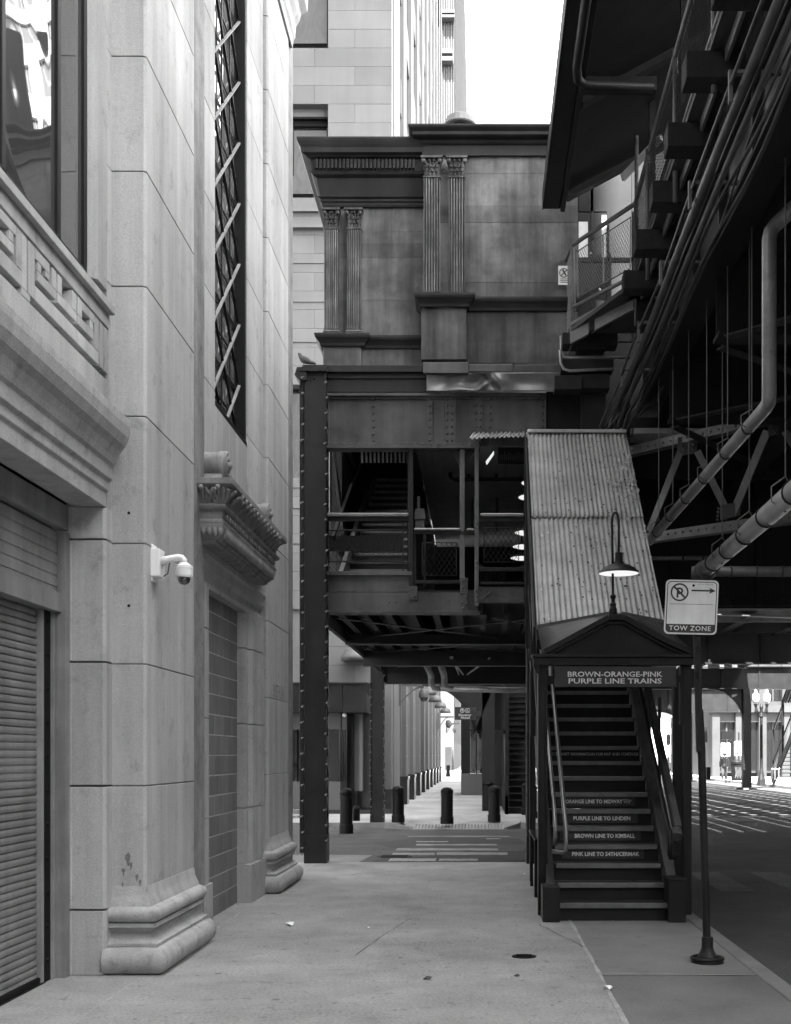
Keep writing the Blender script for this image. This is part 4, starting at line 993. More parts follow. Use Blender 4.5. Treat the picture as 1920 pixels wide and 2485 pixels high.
# small gable sheets behind the pediment
Yb = 12.3
AB = P(1478, 1495, Yb); AC = P(1508, 1495, Yb); BL = P(1305, 1525, Yb); BR = P(1610, 1513, Yb)
FL = P(1317, 1588, PY); FR = P(1682, 1588, PY); A1 = P(1480, 1497, PY); A2 = P(1508, 1497, PY)
m = MB(); m.corr(BL, AB, FL, Vector(FL).lerp(A1, .98), .05, .010, 3) if False else m.corr(FL, A1, BL, AB, .05, .010, 3); 
m.v = []; m.f = []
m.corr(BL, FL, AB, A1, .062, .02, 4); m.build('gable_sheet', 'corrdk', es, 0, True, .003)
m = MB(); m.corr(FR, BR, A2, AC, .062, .02, 4); m.build('gable_sheet', 'corrdk', es, 0, True, .003)
m = MB(); m.bar(BL+Vector((0, -.03, .01)), AB+Vector((0, -.03, .02)), .05, .045); m.bar(AC+Vector((0, -.03, .02)), BR+Vector((0, -.03, .01)), .05, .045); m.bar(AB, AC, .06, .06); m.bar((AB+AC)/2+Vector((0, 0, .01)), (A1+A2)/2+Vector((0, 0, .01)), .14, .03); m.build('ridge_flashing', 'corrdk', es)
# big sloping corrugated roof, two lengths of sheet
T0, T1 = P(1280, 1056, 16.7), P(1520, 1056, 16.7); B0, B1 = P(1303, 1528, Yb-.02), P(1616, 1522, Yb-.02)
f_ = .5; M0, M1 = B0.lerp(T0, f_), B1.lerp(T1, f_)
m = MB(); m.corr(B0, B1, M0+Vector((0, .03, .02)), M1+Vector((0, .03, .02)), .0605, .012, 10, .004, 4); m.build('roof_sheet', 'corr', es, 0, True, .003)
m = MB(); up = Vector((0, 0, .018)); m.corr(M0+Vector((0, -.03, -.02))+up, M1+Vector((0, -.03, -.025))+up, T0+up, T1+up, .0605, .012, 10, .005, 9); m.build('roof_sheet', 'corr', es, 0, True, .003)
m = MB(); m.bar(T0+Vector((0, 0, .05)), T1+Vector((0, 0, .05)), .10, .05); m.build('roof_head', 'corr', es, .01)
# peeling paint flakes and rust on the sheet near the right edge
m = MB(); rg = random.Random(5); nrm = (B1-B0).cross(M0-B0).normalized(); nrm = nrm if nrm.z > 0 else -nrm
for k in range(330):
    v = rg.betavariate(5, 2.2); u = 1-abs(rg.gauss(0, .16))
    if u < .3: continue
    if rg.random() < .25: u, v = rg.random(), rg.random()
    base = B0.lerp(B1, u).lerp(T0.lerp(T1, u), v)+nrm*(.018+(.03 if v > .5 else 0)); r = rg.uniform(.008, .036)
    ax = (B1-B0).normalized(); ay = nrm.cross(ax); pts = []
    for i in range(7):
        a = i*2*math.pi/7; pts.append(base+ax*(r*.45*math.cos(a)*rg.uniform(.5, 1.3))+ay*(r*1.5*math.sin(a)*rg.uniform(.5, 1.3))+nrm*rg.uniform(-.002, .006))
    m.add(pts, [tuple(range(7))])
m.build('peeling_flake', 'rust', es)['kind'] = 'stuff'
m = MB()
for k in range(260):
    v = rg.random(); u = rg.random()**.6
    base = B0.lerp(B1, u).lerp(T0.lerp(T1, u), v)+nrm*(.0195+(.03 if v > .5 else 0)); r = rg.uniform(.005, .02)
    ax = (B1-B0).normalized(); ay = nrm.cross(ax)
    m.add([base+ax*(r*.6*math.cos(i))+ay*(r*1.3*math.sin(i)) for i in range(6)], [tuple(range(6))])
m.build('rust_spot', 'dark', es)['kind'] = 'stuff'
# boards and frame under the roof, left side cladding
m = MB()
for u in (.02, .5, .98): m.bar(B0.lerp(B1, u)+Vector((0, 0, -.16)), T0.lerp(T1, u)+Vector((0, 0, -.16)), .06, .12)
for v in (.02, .2, .4, .6, .8, .98): m.bar(B0.lerp(T0, v)+Vector((0, 0, -.12)), B1.lerp(T1, v)+Vector((0, 0, -.12)), .05, .05)
m.bar(B0+Vector((-.03, 0, -.06)), T0+Vector((-.03, 0, -.06)), .02, .2)
m.build('roof_frame', 'steeldk', es)
for y in (13.6, 15.2):
    zt = B0.z+(y-B0.y)*(T0.z-B0.z)/(T0.y-B0.y)-.1
    m = MB(); m.box(.60, .66, y, y+.06, yz(y)-.2, zt); m.build('roof_post', 'steel', es); m = MB(); m.box(1.96, 2.02, y, y+.06, yz(y)-.2, zt); m.build('roof_post', 'steel', es)
m = MB(); m.box(.63, .66, 14.6, 14.68, 0, yz(14.6)-.1); m.box(1.93, 1.97, 14.6, 14.7, -.13, yz(14.6)-.1); m.build('leg', 'steel', es)
# knee-high side barrier
sb = thing('side_barrier', 'low black metal rail on thin posts along the left side of the stair', 'railing', (.63, 13.4, 0))
m = MB(); m.bar((.63, 12.7, .66), (.63, 14.3, .66), .05, .025); m.build('rail', 'steel', sb)
for y in (12.95, 14.05): m = MB(); m.box(.612, .648, y, y+.04, 0, .65); m.build('post', 'steel', sb)

# gooseneck lamp and finial on the pediment
gl = thing('gooseneck_lamp', 'black gooseneck lamp with a saucer shade, white lined, rising from the portal roof', 'lamp', (PX(1488, PY), PY, A.z))
fx = PX(1488, 11.6)
def gp(x, y, Y=11.6): return P(x, y, Y)
m = MB(); m.lathe([(.055, A.z), (.055, A.z+.03), (.045, A.z+.045), (.04, A.z+.10), (.028, A.z+.13), (.034, A.z+.15), (.02, A.z+.17), (.018, A.z+.20), (.028, A.z+.215), (.03, A.z+.235), (.018, A.z+.25), (.012, A.z+.26)], (fx, 11.6, 0), 16); m.build('finial', 'black', gl, 0, False)
pts = [gp(1488, 1440), gp(1486, 1300)]
for k in range(13):
    a = math.pi-math.pi*k/12; pts.append(gp(1493.5+8.5*math.cos(a), 1272-28*math.sin(a)))
pts += [gp(1502, 1300), gp(1502, 1350)]
m = MB(); m.tube([Vector(p) for p in pts], .0125, 10); m.build('gooseneck', 'black', gl, 0, True)
lc = gp(1502, 1392)
m = MB(); m.lathe([(.02, .215), (.038, .21), (.04, .12), (.05, .115), (.055, .10), (.105, .085), (.16, .055), (.195, .02), (.205, 0), (.20, -.001), (.19, .018), (.15, .04), (.02, .06)], lc, 36); m.build('lamp_shade', 'steel', gl, 0, False)
m = MB(); m.lathe([(.198, .0005), (.188, .010), (.12, .03), (.02, .035)], lc, 36); m.build('shade_lining', 'lit', gl)
m = MB(); m.box(lc.x+.03, lc.x+.055, 11.59, 11.61, lc.z+.20, lc.z+.206); m.build('set_screw', 'black', gl)

# parking sign on its pole
PYs = 8.9
ps = thing('parking_sign', 'white no parking sign with arrow and dark lower band on a leaning pole', 'sign', (PX(1717, PYs), PYs, 0))
bx = PX(1717, PYs)
m = MB(); m.lathe([(.125, 0), (.125, .012), (.115, .028), (.105, .03)], (bx, PYs, 0), 28); m.lathe([(.085, .02), (.075, .05), (.055, .085), (.046, .11), (.044, .12), (.044, .195), (.030, .20)], (bx, PYs, 0), 24)
m.tube([(bx+.118*math.cos(a), PYs+.118*math.sin(a), .032) for a in [k*math.pi/12 for k in range(25)]], .014, 8)
m.build('pole_base', 'steel', ps, 0, False)
tx = PX(1690, PYs); zt = PZ(1397, PYs)
m = MB(); m.tube([(bx-.005, PYs, .19), (PX(1703, PYs), PYs, 1.6)], .030, 16); m.tube([(PX(1703, PYs), PYs, 1.6), (PX(1697, PYs), PYs, 1.95)], .032, 14); m.build('pole', 'steel', ps, 0, False)
m = MB(); m.bar((PX(1697, PYs), PYs-.02, 1.62), (tx-.01, PYs-.02, zt), .052, .03, (0, 1, 0)); 
for y in (1570, 1580, 1634, 1642): m.tube([P(1691, y-3, PYs-.035), P(1696, y-3, PYs-.045), P(1696, y+5, PYs-.045)], .007, 5)
m.build('channel_post', 'steel', ps, .004)
ang = R(1.8)
def sp(x, y): # sign-local pixel (pane coords centre) rotated slightly clockwise
    return None
Ysn = PYs-.065; C0 = P(1678, 1473.5, Ysn); ux = Vector((math.cos(-R(1.3)), 0, math.sin(-R(1.3)))); uz = Vector((math.sin(R(2.6)), 0, math.cos(R(2.6))))
W_, H_ = 128/(F/Ysn)/2, 132/(F/Ysn)/2
def rr(w_, h_, r, off, m, th=.003, cx=0, cz=0):
    pts = []
    for sx, sz, a0 in ((1, 1, 0), (-1, 1, 90), (-1, -1, 180), (1, -1, 270)):
        for k in range(6):
            a = R(a0+k*18); pts.append(C0+ux*(cx+sx*(w_-r)+r*math.cos(a))+uz*(cz+sz*(h_-r)+r*math.sin(a))+Vector((0, -off, 0)))
    n = len(pts); m.add(pts+[p+Vector((0, th, 0)) for p in pts], [tuple(range(n)), tuple(range(n, 2*n))[::-1]]+[(i, (i+1) % n, n+(i+1) % n, n+i) for i in range(n)])
m = MB(); rr(W_, H_, .035, 0, m, .004); sf = m.build('sign_panel', 'sign', ps)
m = MB()
def quad(x0, z0, x1, z1, off=.0015): m.add([C0+ux*x0*W_+uz*z0*H_+Vector((0, -off, 0)), C0+ux*x1*W_+uz*z0*H_+Vector((0, -off, 0)), C0+ux*x1*W_+uz*z1*H_+Vector((0, -off, 0)), C0+ux*x0*W_+uz*z1*H_+Vector((0, -off, 0))], [(0, 1, 2, 3)])
def ring(path, w_, off=.0015):
    n = len(path); vs = []
    for i in range(n):
        a, b = path[(i-1) % n], path[(i+1) % n]; d = (b-a).normalized(); nn = Vector((-d.z, 0, d.x)); vs += [path[i]+nn*w_/2+Vector((0, -off, 0)), path[i]-nn*w_/2+Vector((0, -off, 0))]
    m.add(vs, [(2*i, 2*i+1, (2*((i+1) % n))+1, 2*((i+1) % n)) for i in range(n)])
pth = []
w2, h2, r2 = W_*.93, H_*.93, .028
for sx, sz, a0 in ((1, 1, 0), (-1, 1, 90), (-1, -1, 180), (1, -1, 270)):
    for k in range(6): a = R(a0+k*18); pth.append(C0+ux*(sx*(w2-r2)+r2*math.cos(a))+uz*(sz*(h2-r2)+r2*math.sin(a)))
ring(pth, .0065)
pc = C0+ux*(-.47*W_)+uz*(.54*H_)
ring([pc+ux*.063*math.cos(k*math.pi/20)+uz*.063*math.sin(k*math.pi/20) for k in range(40)], .0125)
# P
px0 = pc+ux*(-.013)
m.add([px0+ux*x+uz*z+Vector((0, -.0015, 0)) for x, z in ((-.009, -.042), (.005, -.042), (.005, .034), (-.009, .034))], [(0, 1, 2, 3)])
hp = []; 
for k in range(11): a = R(90-18*k); hp.append((math.cos(a), math.sin(a)))
o_ = [(.0, .036)]+[(.014+.026*c_, .010+.026*s_) for c_, s_ in hp]+[(.0, -.016)]; i_ = [(.0, .022)]+[(.014+.012*c_, .010+.012*s_) for c_, s_ in hp]+[(.0, -.002)]
vs = [px0+ux*x+uz*z+Vector((0, -.0016, 0)) for x, z in o_+i_]; n = len(o_); m.add(vs, [(i, i+1, n+i+1, n+i) for i in range(n-1)])
m.add([pc+ux*x+uz*z+Vector((0, -.0022, 0)) for x, z in ((-.048, .036), (-.038, .046), (.048, -.036), (.038, -.046))], [(0, 1, 2, 3)])
# arrow, line
quad(-.02, .585, .76, .645); 
m.add([C0+ux*x*W_+uz*z*H_+Vector((0, -.0016, 0)) for x, z in ((.90, .615), (.64, .73), (.70, .63), (.70, .60), (.64, .50))], [(0, 1, 2, 3, 4)])
quad(-.83, .10, .83, .115)
m.build('sign_graphics', 'signb', sf)
m = MB(); 
hb = H_*.88
m.add([C0+ux*x*W_+uz*z*H_+Vector((0, -.0013, 0)) for x, z in ((-.92, -.63), (.92, -.63), (.92, -.86), (.86, -.92), (-.86, -.92), (-.92, -.86))], [(0, 1, 2, 3, 4, 5)]); m.build('sign_band', 'signb', sf)
text('lettering', 'TOW ZONE', 'sign', sf, C0+uz*(-.775*H_)+ux*(-.02*W_)+Vector((0, -.0015, 0)), ux, uz, .036, .32, .0012, .008, 1.1)
text('lettering', 'CITY OF CHICAGO', 'signb', sf, C0+uz*(.85*H_)+ux*(.5*W_), ux, uz, .0085, .12, .0016, .0)
m = MB(); m.lathe([(.010, 0), (.008, -.006)], C0+uz*(.80*H_)+ux*.01+Vector((0, 0, 0)), 12, 'Y'); m.build('bolt', 'dark', sf)

# ================================================================== elevated railway over the street
er = thing('elevated_railway', 'black riveted steel elevated railway over the street with arched column brackets and timber ties', 'railway viaduct', (8, 40, 0))
m = MB(); m.box(2.445, 2.465, -6, 17.3, 6.72, 7.45); m.box(2.30, 2.65, -6, 17.3, 6.66, 6.70); m.box(2.30, 2.65, -6, 17.3, 7.45, 7.48)
m.box(2.42, 2.444, -6, 17.3, 6.70, 6.80); m.box(2.466, 2.49, -6, 17.3, 6.70, 6.80)
y = -4
while y < 17: m.box(2.36, 2.444, y, y+.02, 6.8, 7.44); y += 1.4
m.row((2.42, 4, 6.75), (2.42, 17, 6.75), .16, .018, 'X')
for y in (10.2, 13.2): m.box(2.2, 3.2, y, y+.08, 6.98, 7.16) if False else None
m.build('side_girder', 'steel', er, .003)
m = MB()
for x in (4.2, 6.4, 8.6, 10.8, 13.0): m.box(x-.02, x+.02, 4, 110, 6.0, 6.85); m.box(x-.16, x+.16, 4, 110, 5.96, 6.0); m.box(x-.16, x+.16, 4, 110, 6.85, 6.88)
m.build('stringer', 'steeldk', er)
m = MB(); y = 28.2
while y < 112: m.box(2.6, 13.2, y, y+.55, 6.89, 7.10); y += 1.15
m.build('tie', 'timber', er)
m = MB()
for x in (4.9, 6.33, 8.8, 10.23): m.box(x-.04, x+.04, 26, 112, 7.10, 7.24)
for x in (3.2, 7.5, 12.2): m.box(x-.18, x+.18, 28, 112, 7.105, 7.16)
for x in (5.1, 6.1, 9.0, 10.0): m.box(x-.08, x+.08, 28, 112, 7.105, 7.2)
m.build('rail', 'steel', er)
m = MB(); 
x = 2.5; rg = random.Random(4)
while x < 13.3: w_ = rg.uniform(.32, .75); m.box(x, min(x+w_, 13.5), 28.1, 112, 7.12, 7.16); x += w_+rg.choice((.14, .2, .26, .34))  # cover boards added over the ties, gapped to shape the sun dapples
for k in range(22): m.box(2.7+k*.5, 2.7+k*.5+.47, 4, 28, 7.0, 7.12)  # solid boards added to keep the near underside dark
m.build('track_cover', 'timber', er)
m = MB()      # cross beams close by, dark under the deck
for yy in (8.6, 12.2, 15.2): m.box(2.5, 13.5, yy, yy+.03, 6.05, 6.85); m.box(2.5, 13.5, yy-.14, yy+.17, 6.0, 6.045)
m.box(2.66, 3.4, 9.7, 9.78, 6.62, 6.98)
m.build('floor_beam', 'steeldk', er)
m = MB()
for a, b in (((2.6, 12.4), (6, 15.1)), ((6, 12.4), (2.6, 15.1)), ((2.6, 8.8), (6, 12.1)), ((6, 8.8), (2.6, 12.1)), ((2.6, 15.4), (6, 19.8))): m.bar((a[0], a[1], 5.98), (b[0], b[1], 5.98), .14, .02)
m.build('sway_brace', 'steel', er)
# plate wall bridging the street, rivetted
m = MB(); m.box(2.3, 14, 20.0, 20.03, 4.2, 6.82); m.box(2.3, 14, 19.85, 20.15, 4.12, 4.16); m.box(2.3, 14, 19.97, 19.998, 4.18, 4.40); m.box(2.3, 14, 19.97, 19.998, 6.6, 6.8)
for x in (3.3, 4.77, 6.9): m.box(x, x+.10, 19.93, 19.999, 4.2, 6.8)
m.row((2.4, 19.97, 4.28), (6.8, 19.97, 4.28), .14, .024); m.row((2.4, 19.97, 4.37), (6.8, 19.97, 4.37), .28, .02); m.row((2.4, 19.97, 6.70), (6.8, 19.97, 6.70), .14, .022)
for x in (3.35, 4.2, 5.6): m.row((x, 19.93 if x == 3.35 else 20.0, 4.5), (x, 19.93 if x == 3.35 else 20.0, 6.5), .16, .020)
m.build('plate_wall', 'steel', er, .003)
m = MB()
ch = lambda x, y, Y: P(x, y, Y)
for a, b in ((ch(1518, 1096, 17.2), ch(1935, 998, 15.4)), (ch(1550, 1308, 17.15), ch(1935, 1254, 15.4))): m.bar(a, b, .02, .14, (0, 0, 1)); m.bar(a+Vector((0, .08, -.06)), b+Vector((0, .08, -.06)), .16, .02, (0, 0, 1))
for p, q, w_ in (((1658, 1080, 16.7), (1575, 1290, 17.1), .11), ((1693, 1095, 16.5), (1762, 1235, 16.3), .10), ((1862, 1045, 15.8), (1778, 1250, 16.25), .13), ((1905, 1045, 15.5), (1940, 1100, 15.4), .10)):
    m.bar(ch(*p), ch(*q), .02, w_, (0, 0, 1))
for pts, Y in ((((1645, 1062), (1693, 1052), (1693, 1090), (1688, 1100), (1655, 1105), (1645, 1095)), 16.55), (((1748, 1232), (1752, 1225), (1797, 1218), (1797, 1250), (1749, 1262)), 16.2), (((1865, 1010), (1903, 1002), (1903, 1050), (1865, 1058)), 15.65)):
    m.prism([(PX(x, Y), PZ(y, Y)) for x, y in pts], 'Y', Y, Y+.015)
    for k in range(4): m.rivet(P(pts[0][0]+8+k*3, pts[0][1]+10+k*9, Y), .02); m.rivet(P(pts[1][0]-8-k*1, pts[1][1]+9+k*9, Y), .02)
a, b = ch(1518, 1096, 17.19), ch(1935, 998, 15.39); m.row(a, b, .13, .02); a, b = ch(1550, 1306, 17.13), ch(1935, 1252, 15.38); m.row(a, b, .13, .02)
m.build('truss', 'steellt', er, .002)
# bents: cross girder, columns, arched bracket plates
def arch(xc, s_, Y, zt, r=1.55, dep=.03):     # solid quarter-arch between column and girder
    pts = [(xc, zt)]
    for k in range(13):
        a = math.pi/2*k/12; pts.append((xc+s_*(r-r*math.sin(a)) if False else xc+s_*r*(1-math.cos(math.pi/2-a)) , zt-r*(1-math.sin(math.pi/2-a)) ))
    return pts
def bent(Y, x0, x1, z0=4.95, z1=6.0, cols=None, mat='steel'):
    m = MB(); m.box(x0-.3, x1+3.2, Y, Y+.03, z0, z1); m.box(x0-.3, x1+3.2, Y-.18, Y+.2, z0-.05, z0-.001); m.box(x0-.3, x1+3.2, Y-.18, Y+.2, z1, z1+.04)
    x = x0
    while x < x1+3: m.box(x, x+.08, Y-.06, Y-.001, z0, z1); x += 1.9
    m.build('cross_girder', mat, er)
    for xc, sides in cols:
        m = MB(); m.box(xc-.2, xc+.2, Y-.2, Y+.22, -.13, z0-.05); m.box(xc-.21, xc+.21, Y-.21, Y-.201, -.1, .5)
        m.lathe([(.55, -.13), (.5, -.06), (.3, -.02)], (xc, Y, 0), 12)
        m.row((xc-.15, Y-.2, .6), (xc-.15, Y-.2, z0-.2), .22, .03); m.row((xc+.15, Y-.2, .6), (xc+.15, Y-.2, z0-.2), .22, .03); m.build('column', mat, er, .006)
        for s_ in sides:
            r = 1.65; e = xc+s_*.2; ctr = (e+s_*r, z0-.05-r)
            pts = [(e, z0-.05)]+[(ctr[0]-s_*r*math.cos(k*math.pi/24), ctr[1]+r*math.sin(k*math.pi/24)) for k in range(13)]
            m = MB(); m.prism(pts, 'Y', Y-.02, Y+.02)
            rim = [Vector((px_, Y, pz_)) for px_, pz_ in pts[1:]]
            for a, b in zip(rim, rim[1:]): m.bar(a, b, .2, .03, (0, 0, 1) if abs((b-a).normalized().z) < .9 else (1, 0, 0))
            m.build('arched_bracket', mat, er)
bent(42, 2.6, 13.4, cols=((13.4, (-1,)), (2.45, (1,))))
bent(58, 2.6, 13.4, cols=((13.4, (-1,)), (2.45, (1,))))
bent(74, 2.6, 13.4, 4.4, 5.8, cols=((13.4, (-1,)), (2.45, (1,))))
bent(95, 8, 20.1, 4.7, 5.9, cols=((20.2, (-1,)),), mat='steellt')
m = MB()      # laced girder of the crossing line, beyond
for zz in (6.1, 7.2): m.box(8, 40, 96, 96.1, zz, zz+.14)
for k in range(14): m.bar((9+k*2, 96.05, 6.2), (10+k*2, 96.05, 7.2), .1, .12); m.bar((10+k*2, 96.05, 7.2), (11+k*2, 96.05, 6.2), .1, .12)
m.build('laced_girder', 'steellt', er)
m = MB()
for yy in (30.5, 34, 50, 54, 66, 70, 82): m.bar((2.7, yy, 5.9), (13.2, yy+3.2, 5.9), .22, .03); m.box(2.7, 13.2, yy+3.3, yy+3.4, 5.9, 6.4)
m.build('lateral_brace', 'steellt', er)
# mezzanine-side arch seen left of the stair
m = MB(); 
Ya = 33.0; e = PX(1149, Ya); r = 1.45; zc = 3.60
pts = [(e+.6, zc)]+[(e-.02, zc-r)]+[(e-r+r*math.cos(k*math.pi/24), zc-r+r*math.sin(k*math.pi/24)) for k in range(13)]
m.prism(pts, 'Y', Ya, Ya+.05); rim = [Vector((px_, Ya, pz_)) for px_, pz_ in pts[2:]]
for a, b in zip(rim, rim[1:]): m.bar(a, b, .25, .035, (0, 0, 1) if abs((b-a).normalized().z) < .9 else (1, 0, 0))
m.box(e-1.45, 2.3, Ya, Ya+.05, zc, zc+.4); m.box(e-.03, e+.95, Ya+.3, Ya+.5, 2.3, zc)
m.build('arched_bracket', 'steel', er)
m = MB(); m.box(PX(1170, Ya), PX(1201, Ya), Ya, Ya+.35, 0, zc); m.box(PX(1196, Ya+3), PX(1220, Ya+3), Ya+3, Ya+3.3, 0, 5); m.build('column', 'steel', er, .006)

# ---- platform: walkway deck on timbers, railings, canopy
pf = thing('station_platform', 'dark elevated platform with timber cantilevers, mesh railings and a sloping canopy with gutter', 'platform', (2.5, 10, 7.7))
for k in range(-5, 5):
    y = 9.98+1.13*k; m = MB(); j = random.uniform(-.03, .03); m.box(1.80+j, 2.72, y, y+.25, 7.46, 7.70); m.build('timber', 'timber', pf, .012)
m = MB()
for k in range(7): m.box(2.0+k*.24, 2.0+k*.24+.225, 4, 15.6, 7.72, 7.78)
m.add([(2.0, 15.0, 7.72), (1.28, 16.75, 7.72), (3.6, 16.75, 7.72), (3.6, 15.0, 7.72), (2.0, 15.0, 7.78), (1.28, 16.75, 7.78), (3.6, 16.75, 7.78), (3.6, 15.0, 7.78)], [(0,1,2,3), (4,5,6,7), (0,1,5,4), (1,2,6,5), (2,3,7,6), (3,0,4,7)])
m.build('deck', 'deck', pf)
m = MB()
for x in (2.12, 2.30, 2.5): m.box(x, x+.03, 4, 15.2, 7.60, 7.715)
m.build('stringer', 'steellt', pf)
A1_, A2_ = P(1386, 788, 16.7), P(1540, 700, 15.5)
m = MB(); m.bar(A1_, A2_, .05, .05); m.bar(A1_+Vector((0, 0, -.16)), A2_+Vector((0, 0, -.16)), .04, .24); m.bar(A2_, (2.06, 5, 7.78), .05, .06)
m.build('deck_edge', 'steellt', pf)
m = MB(); m.fr(1366, 806, 1500, 836, 16.75, .3); m.fr(1380, 804, 1432, 832, 16.72, .03); m.fr(1362, 870, 1490, 895, 16.8, .3); m.fr(1346, 910, 1412, 944, 16.72, .3); m.fr(1412, 908, 1480, 942, 16.78, .3); m.fr(1400, 838, 1470, 846, 16.85, .3)
m.prism([(PX(1486, 16.2), PZ(745, 16.2)), (PX(1486, 16.2), PZ(782, 16.2)), (PX(1430, 16.2), PZ(805, 16.2)), (PX(1430, 16.2), PZ(770, 16.2))], 'Y', 16.2, 16.4)
m.build('bearing_timber', 'timber', pf, .01)
m = MB()
m.tube([P(1361, 815, 16.68), P(1362, 850, 16.68), P(1367, 866, 16.68), P(1380, 868, 16.68), P(1530, 868, 16.68)], .018, 8); m.tube([P(1359, 850, 16.66), P(1361, 880, 16.66), P(1368, 895, 16.66), P(1382, 900, 16.66), P(1490, 896, 16.66)], .022, 8)
m.build('conduit_loop', 'pipe', pf, 0, True)
T1_, T2_ = P(1389, 595, 16.7), P(1542, 494, 15.5); L1_, L2_ = P(1392, 745, 16.7), P(1541, 668, 15.5)
m = MB(); m.tube([T1_+Vector((-.05, .6, 0)), T1_, T2_, (2.05, 12, 8.93), (2.05, 3, 8.93)], .032, 10); m.tube([L1_, L2_], .028, 10); m.tube([T1_, P(1394, 790, 16.7)], .03, 10); m.tube([P(1545, 330, 15.45), P(1545, 665, 15.45)], .028, 10); m.tube([T2_, P(1543, 790, 15.5)], .02, 8)
for k in range(6): y = 14.1-k*2.0; m.tube([(2.05, y, 7.4), (2.05, y, 9.0)], .028, 8)
m.tube([(2.05, 15.4, 7.95), (2.05, 3, 7.95)], .022, 8)
m.build('pipe_rail', 'steellt', pf, 0, True)
m = MB(); a = P(1401, 610, 16.65); b = P(1531, 527, 15.55); c = P(1403, 722, 16.65); d = P(1530, 652, 15.55)
m.tube([a, b, d, c, a], .010, 6); m.tube([(a+b)/2, (c+d)/2], .012, 6); m.build('mesh_frame', 'steellt', pf)
m = MB(); m.mesh_link(c, d-c, a-c, .055, .0032); m.build('wire_mesh', 'steellt', pf)
m = MB(); m.mesh_link((2.05, 5, 8.0), (0, 10.3, 0), (0, 0, .9), .07, .0035); m.build('wire_mesh', 'steel', pf)
m = MB(); m.mesh_link(Vector(T1_)+Vector((-.05, .65, -1.45)), (.04, -.62, 0), (0, 0, 1.4), .05, .003); m.tube([Vector(T1_)+Vector((-.07, .7, 0)), Vector(T1_)+Vector((-.07, .7, -1.5))], .015, 6); m.build('wire_mesh', 'steellt', pf)
# conduits and cables on the girder
cb = thing('cable_bundle', 'bundle of conduits and sagging cables strapped along the girder and dropping behind the stair roof', 'cables', (2.1, 17, 6.3))
m = MB(); rg = random.Random(2)
def run(x, z, r, y1=16.6, sag=.02, nm=None):
    pts = []; y = 1.0; ph = rg.uniform(0, 6)
    while y < y1: pts.append((x+sag*math.sin(y*1.1+ph), y, z+sag*math.sin(y*1.7+ph*2))); y += .35
    return pts
big = [(2.0, 6.66, .042), (2.10, 6.60, .03)]
for x, z, r in big: m.tube(run(x, z, r, 16.6, .008)+[(x-.05, 16.9, z-.1), (x-.12, 17.0, z-.45)], r, 9)
m.build('conduit', 'cable', cb, 0, True)
m = MB()
for (x, z, r, s_) in ((2.16, 6.72, .014, .03), (2.20, 6.62, .018, .035), (2.25, 6.68, .012, .05), (2.28, 6.58, .016, .03), (1.93, 6.74, .015, .015), (2.05, 6.76, .014, .02), (2.12, 6.80, .02, .012), (2.33, 6.62, .012, .02)):
    e_ = rg.uniform(-.1, .1); m.tube(run(x, z, r, 16.3, s_)+[(x-.08, 16.6, z-.12), (x-.2+e_, 16.85, z-.35), (2.0+e_, 17.0, 6.15)], r, 6)
m.tube([P(1566, 985, 16.6), P(1580, 983, 16.5), P(1595, 968, 16.3), P(1625, 900, 15.4), P(1650, 840, 14.4)], .025, 8); m.tube([P(1545, 990, 16.7), P(1568, 985, 16.6), P(1542, 1020, 16.8), P(1520, 1050, 17)], .02, 7)
m.build('cable', 'cable', cb, 0, True)
m = MB()
for k in range(9): m.box(1.92, 2.36, 2+k*1.7, 2.04+k*1.7, 6.80, 6.83); m.box(1.90, 1.93, 2+k*1.7, 2.04+k*1.7, 6.58, 6.83)
m.build('strap', 'steellt', cb)
# canopy
m = MB()
m.prism([(.93, 9.62), (.93, 9.86), (.98, 9.90), (1.30, 9.90), (1.30, 9.80), (1.24, 9.66), (1.16, 9.62)], 'Y', 7, 16.95); m.box(.915, .929, 7, 16.96, 9.60, 9.89); m.box(1.18, 1.25, 7, 16.96, 9.58, 9.64)
m.build('gutter', 'steel', pf, .01)
m = MB(); m.prism([(1.25, 9.72), (6.2, 12.4), (6.2, 12.55), (1.25, 9.89)], 'Y', 7, 16.9)
m.build('canopy_roof', 'steeldk', pf)
m = MB()
for k in range(4): y = 16.6-2.4*k; m.bar((1.25, y, 9.62), (4.6, y, 11.42), .08, .14, (0, 1, 0)); 
m.build('canopy_rafter', 'steel', pf)
m = MB()
for k in range(36): pass
m.tube([(1.12, 7.2, 9.56), (1.12, 13.35, 9.56), (1.15, 13.55, 9.53), (1.25, 13.62, 9.5), (2.05, 13.62, 9.47)], .055, 12); m.build('drain_tube', 'steel', pf, 0, True)
m = MB(); m.box(1.2, 2.1, 13.7, 13.82, 9.5, 9.66); 
for k in range(4): m.box(2.25, 2.33, 15.3-2.4*k, 15.38-2.4*k, 7.78, 10.3)
m.box(2.28, 2.31, 6, 15.3, 7.9, 8.9)
m.build('windbreak', 'steel', pf)
m = MB()
for x in (1.44, 1.66, 1.90, 2.28): m.box(x, x+.04, 17.3, 17.36, 7.8, 10.4)
m.box(1.44, 2.3, 17.3, 17.36, 9.0, 9.06); m.box(1.44, 2.3, 17.3, 17.36, 7.8, 8.3); m.box(1.45, 1.9, 17.3, 17.34, 9.75, 10.4); m.build('platform_screen', 'steeldk', pf)
m = MB(); m.box(1.47, 14, 17.95, 18.05, 5.9, 12.8); m.build('end_wall', 'steeldk', pf)
